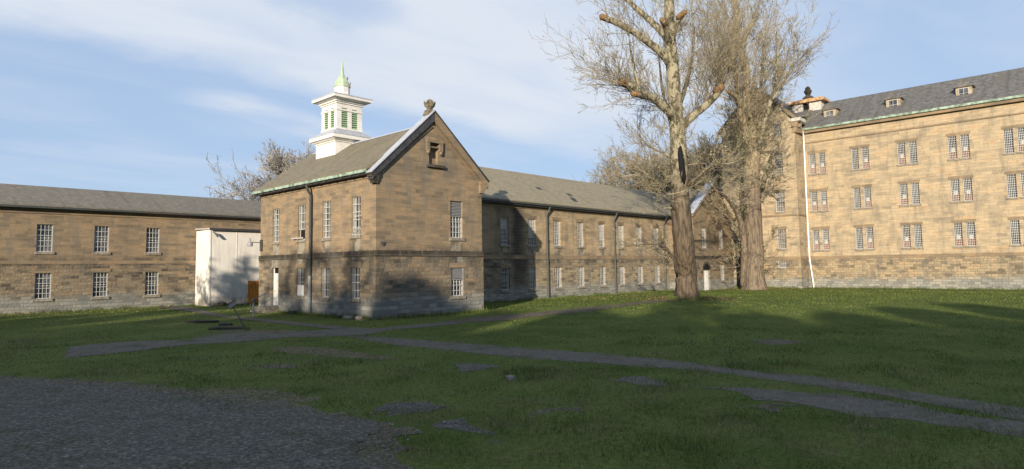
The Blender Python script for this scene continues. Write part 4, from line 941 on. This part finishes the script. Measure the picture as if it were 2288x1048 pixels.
# ---------------------------------------------------------------- trees
def rv(r_=random): return Vector((r_.gauss(0,1), r_.gauss(0,1), r_.gauss(0,1)))
def shoot(mb, buds, p, d, Ln, r, lev, cfg):
    nseg = (5, 3, 2, 2)[min(lev, 3)]; pts = [p.copy()]; d = d.normalized(); q = p.copy()
    for i in range(nseg):
        d = (d+rv()*cfg['wob']+Vector((0,0,cfg['up']))).normalized(); q = q+d*(Ln/nseg); pts.append(q.copy())
    rads = [max(r*(1-.85*i/nseg), cfg['rmin']) for i in range(nseg+1)]
    mb.tube(pts, rads, 5 if (lev == 0 and r > .05) else 3, False)
    if lev < cfg['levels']:
        n = cfg['kids'][lev]
        for k in range(n):
            t = random.uniform(.18, 1.)*nseg; i = min(int(t), nseg-1); f = t-i
            pp_ = pts[i].lerp(pts[i+1], f); dd = (pts[i+1]-pts[i]).normalized()
            nd = (dd*cfg['fwd']+rv()*cfg['spread']).normalized()
            shoot(mb, buds, pp_, nd, Ln*random.uniform(.28, .52), max(rads[i]*.55, cfg['rmin']), lev+1, cfg)
    if lev >= cfg['levels']-1 and buds is not None:
        for i in range(1, nseg+1):
            if random.random() < cfg['bud']:
                c_ = pts[i]+rv()*.06; s_ = cfg['bs']*random.uniform(.5, 1.3); a = rv().normalized()*s_; e = rv().normalized()*s_
                n0 = len(buds.v); buds.v += [tuple(c_-a), tuple(c_+e), tuple(c_+a), tuple(c_-e)]; buds.f.append((n0, n0+1, n0+2, n0+3)); buds.m.append(0)
def smooth_line(pts, rads, k=4):
    P = [Vector(p) for p in pts]; out = []; ro = []
    for i in range(len(P)-1):
        p0, p1, p2, p3 = P[max(i-1,0)], P[i], P[i+1], P[min(i+2,len(P)-1)]
        for j in range(k):
            t = j/k; t2, t3 = t*t, t*t*t
            out.append(.5*((2*p1)+(p2-p0)*t+(2*p0-5*p1+4*p2-p3)*t2+(3*p1-p0-3*p2+p3)*t3)); ro.append(rads[i]+(rads[i+1]-rads[i])*t)
    out.append(P[-1]); ro.append(rads[-1]); return out, ro
def limb(mb, pts, rads, n=9, rough=.05, k=4):
    P, Rr = smooth_line(pts, rads, k); Rr = [r*(1+random.uniform(-rough, rough)*1.6) for r in Rr]
    P = [p+rv()*r*rough for p, r in zip(P, Rr)]
    mb.tube(P, Rr, n); return P, Rr
def trunk_flare(mb, p0, r, h, n=16, lobes=5, seed=1):
    """buttressed foot of an old trunk"""
    ph = [random.uniform(0, 6.3) for _ in range(3)]; base = len(mb.v); rows = 7
    for i in range(rows):
        t = i/(rows-1); z = -.15+h*t
        for j in range(n):
            a = 2*math.pi*j/n; k = 1-.16*t+(.30*(1-t)**2.2)*(1+.5*math.sin(lobes*a+ph[0]))+.05*math.sin(3*a+ph[1])+.03*math.sin(7*a+ph[2]+z)
            mb.v.append((p0.x+r*k*math.cos(a), p0.y+r*k*math.sin(a), p0.z+z))
    for i in range(rows-1):
        for j in range(n):
            A = base+i*n+j; B = base+i*n+(j+1) % n; mb.f.append((A,B,B+n,A+n)); mb.m.append(mb.k)
CFG = dict(wob=.16, up=.10, rmin=.011, levels=2, kids=(6,4), fwd=1.0, spread=.42, bud=.30, bs=.055)
def sprouts(mb, buds, line, n, L0, L1, outdir, cfg, r0=.035, tmin=.1, jit=.5):
    for _ in range(n):
        i = random.uniform(tmin, 1)*(len(line)-1); k = min(int(i), len(line)-2); p = line[k].lerp(line[k+1], i-k)
        shoot(mb, buds, p, outdir+rv()*jit, random.uniform(L0, L1), r0*random.uniform(.7, 1.3), 0, cfg)

# --- the big sycamore in front
D1 = 53.3
t1 = empty('sycamore_tree', gp(1535, 668), 'huge pollarded sycamore with pale mottled limbs and cut stubs on the lawn', 'tree', 'big old trees before the wing')
tr = MB(); p0 = gp(1535, 667); trunk_flare(tr, p0, .88, 2.6)
tp = [p0-Vector((0,0,.1)), p0+Vector((0,0,1.2)), p0+Vector((0,0,2.3)), at(1529,560,D1), at(1523,500,D1), at(1520,430,D1), at(1517,360,D1), at(1514,300,D1), at(1508,220,D1), at(1501,140,D1), at(1497,80,D1), at(1495,10,D1), at(1493,-60,D1)]
tl, _ = limb(tr, tp, [.93,.91,.90,.86,.80,.76,.70,.62,.55,.52,.46,.40,.30], 18, .025)
tr.build('trunk', BARK1, t1, True)
LB = []
def mk_limb(root, px, rads, dep, name='limb', m=None, cut=True, n=9):
    mb = MB(); P, _ = limb(mb, [at(x, y, d) for (x, y), d in zip(px, dep)], rads, n, .05)
    o = mb.build(name, m or BARK1, root, True)
    if cut:
        e = P[-1]; d = (P[-1]-P[-2]).normalized(); mb = MB()
        q_ = [e-d*.7+rv()*.03, e-d*.45, e-d*.2, e+rv()*.03, e+d*.16+rv()*.05]; r_ = rads[-1]
        mb.tube(q_, [r_*.95, r_*random.uniform(1.0,1.2), r_*random.uniform(1.0,1.12), r_*random.uniform(1.0,1.25), r_*.8], 7); mb.build('cut_stub', CUT, o, True)
    LB.append(P); return P
A1 = mk_limb(t1, [(1507,160),(1478,118),(1440,88),(1400,62),(1345,37)], [.34,.33,.30,.27,.25], [D1,D1-.6,D1-1.2,D1-1.8,D1-2.4])
A2 = mk_limb(t1, [(1497,100),(1482,75),(1455,48),(1425,22),(1395,-8)], [.33,.30,.26,.22,.18], [D1,D1+.5,D1+1,D1+1.5,D1+2.])
A3 = mk_limb(t1, [(1512,270),(1490,243),(1462,222),(1430,206),(1388,182)], [.40,.38,.34,.30,.26], [D1,D1-.8,D1-1.5,D1-2.2,D1-3])
A3b = mk_limb(t1, [(1462,222),(1440,215),(1415,209)], [.26,.24,.22], [D1-1.5,D1-2.2,D1-2.8])
A4 = mk_limb(t1, [(1428,200),(1424,180),(1417,150),(1408,105),(1404,60)], [.15,.14,.12,.07,.04], [D1-2.2]*5, cut=False)
A5 = mk_limb(t1, [(1520,290),(1545,262),(1572,240),(1597,215),(1612,196)], [.34,.33,.31,.29,.28], [D1,D1-.4,D1-.9,D1-1.4,D1-2])
A6 = mk_limb(t1, [(1499,90),(1515,45),(1528,28)], [.30,.26,.22], [D1,D1-.6,D1-1.1])
A7 = mk_limb(t1, [(1498,110),(1490,70),(1480,45)], [.26,.24,.22], [D1,D1-1.2,D1-2.2])
A8 = mk_limb(t1, [(1512,250),(1530,200),(1545,140),(1552,60)], [.22,.18,.13,.06], [D1,D1+1.6,D1+3,D1+4.], cut=False)
A9 = mk_limb(t1, [(1515,330),(1500,280),(1480,200),(1472,120)], [.20,.16,.12,.05], [D1,D1+1.6,D1+3.2,D1+4.6], cut=False)
# low thin dark limbs
B1 = mk_limb(t1, [(1512,610),(1508,590),(1496,562),(1478,548),(1440,546),(1398,550)], [.09,.08,.07,.06,.045,.02], [D1-.6,D1-1,D1-1.4,D1-1.8,D1-2.2,D1-2.6], cut=False)
B2 = mk_limb(t1, [(1516,480),(1500,455),(1482,425),(1460,400),(1430,392)], [.12,.10,.08,.06,.02], [D1,D1-1,D1-1.8,D1-2.4,D1-3], cut=False)
B3 = mk_limb(t1, [(1530,420),(1560,395),(1590,372),(1620,362)], [.12,.10,.07,.02], [D1,D1-1,D1-2,D1-2.6], cut=False)
B4 = mk_limb(t1, [(1516,365),(1490,345),(1455,330),(1425,300)], [.12,.10,.07,.03], [D1,D1+1,D1+2,D1+3], cut=False)
tw = MB(); bd = MB(); left = Vector((-RT.x, -RT.y, 0)); right = -left; upv = Vector((0,0,1))
hv = MB(); H0, H1 = at(1520,345,D1-.68), at(1526,395,D1-.75)
hv.tube([at(1516,300,D1-.45), at(1519,325,D1-.5), H0, H1, at(1529,412,D1-.6)], [.03,.16,.24,.27,.06], 7); hv.build('dark_hollow', BLACK, t1, True)
S = lambda line, n, a, b_, o, **k: sprouts(tw, bd, line, n, a, b_, o, CFG, **k)
S(A1, 16, 2.5, 5.5, upv*1.1+left*.25); S(A2, 8, 2, 5, upv+left*.5)
S(A3, 26, 2.5, 6., upv*.75+left*.75); S(A3, 8, 1.5, 3.5, left-upv*.2); S(A3[-4:], 18, 2.8, 5.6, upv*.5+left*1.15); S(A3b, 8, 2, 4, left+upv*.3)
S(A4, 16, 1.5, 3.6, upv*.6+left*.5, jit=.8); S(A5, 44, 3., 8.5, upv*1.4+right*.2); S(A5[-4:], 26, 3, 8.5, upv*1.5+right*.25); S(A8, 18, 2, 5, upv+right*.4); S(A9, 12, 2, 4, upv+left*.3)
S(tl, 34, 1.5, 4.2, upv*.8, tmin=.45, jit=1.); S(tl[-14:], 12, 1.5, 4., upv*.9, jit=.9)
S(B1, 12, .8, 2.4, left+upv*.1, r0=.022, jit=.7); S(B2, 22, 1.2, 3.2, left*.9+upv*.2, jit=.7); S(B3, 22, 1.2, 3.2, right*.8+upv*.3, jit=.8); S(B4, 22, 1.5, 3.4, left+upv*.3, jit=.7)
tw.build('twigs', TWIG, t1); bd.build('buds', BUD, t1)

# --- the second giant, close to the main building
D2 = 73.
t2 = empty('old_tree', gp(1686, 648), 'old giant tree with broad tan trunk and ivy close to the main building', 'tree', 'big old trees before the wing')
p2 = gp(1686, 647); tr = MB(); trunk_flare(tr, p2, 1.12, 3.2)
tl2, _ = limb(tr, [p2-Vector((0,0,.1)), p2+Vector((0,0,1.4)), p2+Vector((0,0,2.9)), at(1685,570,D2), at(1682,500,D2), at(1680,430,D2), at(1680,370,D2), at(1684,330,D2)], [1.18,1.14,1.10,1.06,1.03,.98,.9,.72], 18, .025)
tr.build('trunk', BARK2, t2, True)
C1 = mk_limb(t2, [(1684,345),(1678,290),(1667,215),(1668,165),(1655,120),(1647,80),(1644,20),(1642,-50)], [.70,.55,.48,.46,.42,.38,.34,.28], [D2]*8, m=BARK2, cut=False)
C2 = mk_limb(t2, [(1680,350),(1664,290),(1652,235),(1647,180),(1640,130),(1634,60)], [.5,.42,.36,.28,.2,.1], [D2,D2-1,D2-2,D2-2.6,D2-3,D2-3.4], m=BARK2, cut=False)
C2b = mk_limb(t2, [(1654,240),(1645,218),(1628,205)], [.3,.26,.22], [D2-2,D2-3,D2-4], m=BARK2)
C3 = mk_limb(t2, [(1690,350),(1700,310),(1712,262),(1722,224),(1734,190),(1738,120),(1735,70)], [.45,.36,.28,.22,.16,.10,.04], [D2,D2-1.2,D2-2.4,D2-3,D2-3.4,D2-3.6,D2-3.8], m=BARK1, cut=False)
C3b = mk_limb(t2, [(1722,226),(1745,195),(1765,155),(1782,110)], [.16,.12,.08,.03], [D2-3,D2-3.6,D2-4,D2-4.4], m=BARK1, cut=False)
C4 = mk_limb(t2, [(1704,420),(1712,385),(1728,340),(1750,300)], [.3,.24,.16,.06], [D2-.6,D2-2.2,D2-4,D2-5], m=BARK1, cut=False)
C5 = mk_limb(t2, [(1657,110),(1668,75),(1683,50),(1692,38)], [.28,.24,.2,.14], [D2,D2-.5,D2-1,D2-1.4], m=BARK1, cut=False)
C6 = mk_limb(t2, [(1662,640),(1663,560),(1658,510),(1645,470),(1622,440),(1600,425)], [.42,.42,.38,.28,.18,.06], [D2-1.,D2-1.,D2-1.3,D2-2,D2-3,D2-4], m=BARK2, cut=False)
C7 = mk_limb(t2, [(1690,330),(1698,270),(1700,200),(1706,120),(1712,60)], [.32,.26,.2,.12,.05], [D2,D2+.8,D2+1.4,D2+1.8,D2+2], m=BARK2, cut=False)
tw = MB(); bd = MB(); CFG2 = dict(CFG, rmin=.014, kids=(6,4), bs=.065, bud=.35)
S = lambda line, n, a, b_, o, **k: sprouts(tw, bd, line, n, a, b_, o, CFG2, **k)
S(C1, 66, 2.5, 8, upv*1.3, jit=.6); S(C2, 70, 2.5, 8, upv*1.1+left*.5); S(C2b, 14, 3, 8, upv*1.4); S(C3, 34, 2.5, 6.5, upv+right*.55); S(C3b, 30, 2, 5.5, upv*.8+right*.5); S(C5, 10, 2, 5, upv*1.2); S(C7, 40, 2.5, 6.5, upv*1.2+right*.3)
S(C4, 20, 1.5, 4, right*.6+upv*.4, jit=.8); S(tl2, 50, 1.5, 4.5, upv*.2, jit=1.1, tmin=.35); S(C6, 26, 1.5, 4, left*.6, jit=.9); S(C2[:8], 28, 2, 4.5, left*.7-upv*.1, jit=.9); S(C1[:12], 24, 2, 4.5, -upv*.1, jit=1.1)
tw.build('twigs', TWIG, t2); bd.build('buds', BUD, t2)
iv = MB()
def leaves(mb, c_, rad, n, size, flat=1.):
    for _ in range(n):
        d = rv(); d = d.normalized()*(random.random()**.5)
        q = Vector(c_)+Vector((d.x*rad[0], d.y*rad[1], d.z*rad[2])); s_ = size*random.uniform(.5, 1.4)
        a = rv().normalized()*s_; e = rv().normalized()*s_*.8; n0 = len(mb.v)
        mb.v += [tuple(q-a), tuple(q+e), tuple(q+a), tuple(q-e)]; mb.f.append((n0,n0+1,n0+2,n0+3)); mb.m.append(0)
for (x, y, r_, n) in ((1652,300,1.4,500),(1668,270,1.1,350),(1640,330,1.6,600),(1663,345,1.4,500),(1655,400,1.1,300),(1690,300,1.2,300),(1660,470,.8,220),(1664,520,.6,160),(1664,590,.55,140),(1625,372,1.5,380)):
    leaves(iv, at(x, y, D2-1.), (r_*.9, r_*.9, r_*1.25), int(n*.55), .075)
iv.build('ivy', IVY, t2)

# --- bare trees behind the roofs
def bare_tree(name, base, H, spread, label, group, tm, bm_, n1=9, n2=12, bud=.5, bs=.13, seed=1, r0=.35, rmin=.02, lean=(0,0), kids=(7,5), lo=.25):
    st_ = random.getstate(); random.seed(seed)
    root = empty(name, base, label, 'tree', group); base = Vector(base)
    tr = MB(); top = base+Vector((lean[0], lean[1], H*.72))
    tl_, rr = limb(tr, [base-Vector((0,0,.1)), base.lerp(top,.3)+rv()*.2, base.lerp(top,.65)+rv()*.3, top], [r0*1.15, r0*.9, r0*.6, r0*.15], 9, .04)
    tr.build('trunk', BARK2, root, True)
    lb_ = MB(); tw_ = MB(); bd_ = MB(); cfg = dict(wob=.18, up=.05, rmin=rmin, levels=2, kids=kids, fwd=.9, spread=.5, bud=bud, bs=bs)
    for k in range(n1):
        t = lo+(.98-lo)*k/(n1-1); i = t*(len(tl_)-1); j = min(int(i), len(tl_)-2); p = tl_[j].lerp(tl_[j+1], i-j)
        a = k*2.4+random.uniform(-.4,.4); ln = spread*(.50+.62*math.sin(math.pi*min(1., .12+.88*t)))*random.uniform(.8,1.15)
        d = Vector((math.cos(a), math.sin(a), .55+.5*t)).normalized(); q1 = p+d*ln*.5+rv()*.25; q2 = q1+(d+Vector((0,0,.35)))*ln*.5+rv()*.3
        P, _ = limb(lb_, [p, q1, q2], [r0*.42*(1.2-t), r0*.26*(1.2-t), r0*.08], 6, .03)
        sprouts(tw_, bd_, P, n2, ln*.35, ln*.75, Vector((d.x*.6, d.y*.6, .55)), cfg, r0*.10, .2, .6)
    lb_.build('limbs', BARK2, root, True); tw_.build('twigs', tm, root); bd_.build('buds', bm_, root)
    random.setstate(st_); return root
def gat(x, t): q = at(x, 590, t); return (q.x, q.y, 0)
BG = 'bare trees behind the roofs'
bare_tree('bare_tree', gat(652, 82), 19.8, 6.4, 'grey bare tree with pale buds rising behind the roof left of the cupola', BG, TWIGG, BUDP, 18, 26, .4, .065, 3, .42, .02, lo=.25, kids=(7,5))
bare_tree('bare_tree', gat(575, 105), 11.5, 3.2, 'smaller grey bare tree low behind the far left end of the roof', BG, TWIGG, BUDP, 11, 16, .4, .07, 4, .3, .022, kids=(9,6))
bare_tree('bare_tree', gat(1432, 105), 23., 8.4, 'wide brown bare tree standing behind the long wing roof', BG, TWIG, BUD, 17, 18, .4, .06, 5, .5, .02, lo=.3, kids=(7,5))
bare_tree('bare_tree', gat(1375, 112), 18.5, 6.5, 'lower brown bare tree at the left edge of the trees behind the wing', BG, TWIG, BUD, 13, 18, .5, .075, 6, .4, .024, lo=.3, kids=(9,6))
bare_tree('bare_tree', gat(1500, 100), 22., 7.5, 'brown bare tree behind the wing roof and the pollarded sycamore', BG, TWIG, BUD, 14, 20, .5, .07, 7, .45, .022, kids=(9,6))
bare_tree('bare_tree', gat(1590, 98), 25., 8.0, 'tall brown bare tree behind the far gabled block between the big trunks', BG, TWIG, BUD, 14, 20, .5, .07, 8, .45, .022, kids=(9,6))
# far wood left of the photograph's block
fwood = MB(); rr_ = random.Random(5)
for k in range(46):
    x = -75+k*3.4+rr_.uniform(-1.5,1.5); y = 118+rr_.uniform(-10,14)+max(0,-x)*.15; h_ = rr_.uniform(12.5,16.5)
    leaves(fwood, (x, y, h_*.62), (3.6, 3.6, h_*.40), 260, .42)
    fwood.tube([(x,y,0),(x,y,h_*.6)], [.3,.2], 5)
tag(fwood.build('far_wood', BUSH), 'distant olive wood rising just above the low slate roof', 'wood', kind='stuff')

# --- trees behind the photographer, which shade the lawn and dapple the walls
SH = Vector((-SUN.x, -SUN.y, 0)).normalized(); QH = Vector((-SH.y, SH.x, 0)); TANE = SUN.z/math.hypot(SUN.x, SUN.y)
def sq_(s_, q_): v = SH*s_+QH*q_; return (v.x, v.y, 0)
rr_ = random.Random(12)
def dense_tree(s_, q_, top, wd, label):
    base = sq_(s_, q_); root = empty('dense_tree', base, label, 'tree', 'trees behind the photographer')
    mb = MB(); mb.tube([base, (base[0], base[1], top*.6)], [.45, .25], 8); mb.build('trunk', BARK2, root)
    mb = MB(); st_ = random.getstate(); random.seed(int(q_*13+s_*7))
    for k in range(9):
        z = top*(.12+.80*k/8.); rw_ = wd*(.52 if k < 6 else .40 if k < 8 else .24)
        leaves(mb, (base[0]+random.uniform(-.6,.6), base[1]+random.uniform(-.6,.6), z-top*.04), (rw_, rw_, top*.085), 260, .85)
    mb.build('crown', EVER, root); random.setstate(st_)
def ztop(q):
    pts = [(-70,3),(-32,4.5),(-27,3.),(-22,1.9),(-17,2.6),(-12,2.5),(-8,2.8),(-5,3.0),(-2,2.9),(2,2.6),(8,2.3),(14,1.6),(22,.9),(60,.8)]
    for (q0, z0), (q1, z1) in zip(pts, pts[1:]):
        if q0 <= q <= q1: return z0+(z1-z0)*(q-q0)/(q1-q0)
    return 2.
k = 0; q = -66.
while q < 50:
    s_ = -92+rr_.uniform(-5,5); dense_tree(s_, q, ztop(q)+TANE*abs(s_)+rr_.uniform(-.5,.4), 7.5, 'dense dark tree in the row behind the photographer'); q += 4.6
for i, (s_, q_, H_, sp_, n1_, n2_, kd_, r_) in enumerate(((-82, 3.2, 28.5, 4.2, 15, 9, (5,3), .3), (-80, 7.8, 28.5, 4.2, 15, 9, (5,3), .3), (-78, 12.2, 26., 3.4, 13, 8, (5,3), .3), (-84, -2.5, 26.6, 4., 14, 8, (5,3), .3), (-25, 19.0, 13.6, 3.4, 15, 10, (5,3), .42), (-60, -16.8, 24., 3.6, 14, 12, (6,4), .34))):
    bare_tree('bare_tree', sq_(s_, q_), H_, sp_, 'bare tree behind the photographer throwing branch shadows', 'bare trees behind the photographer', TWIGG, BUDP, n1_, n2_, .5, .12, 40+i, r_, .03, kids=kd_, lo=.45)
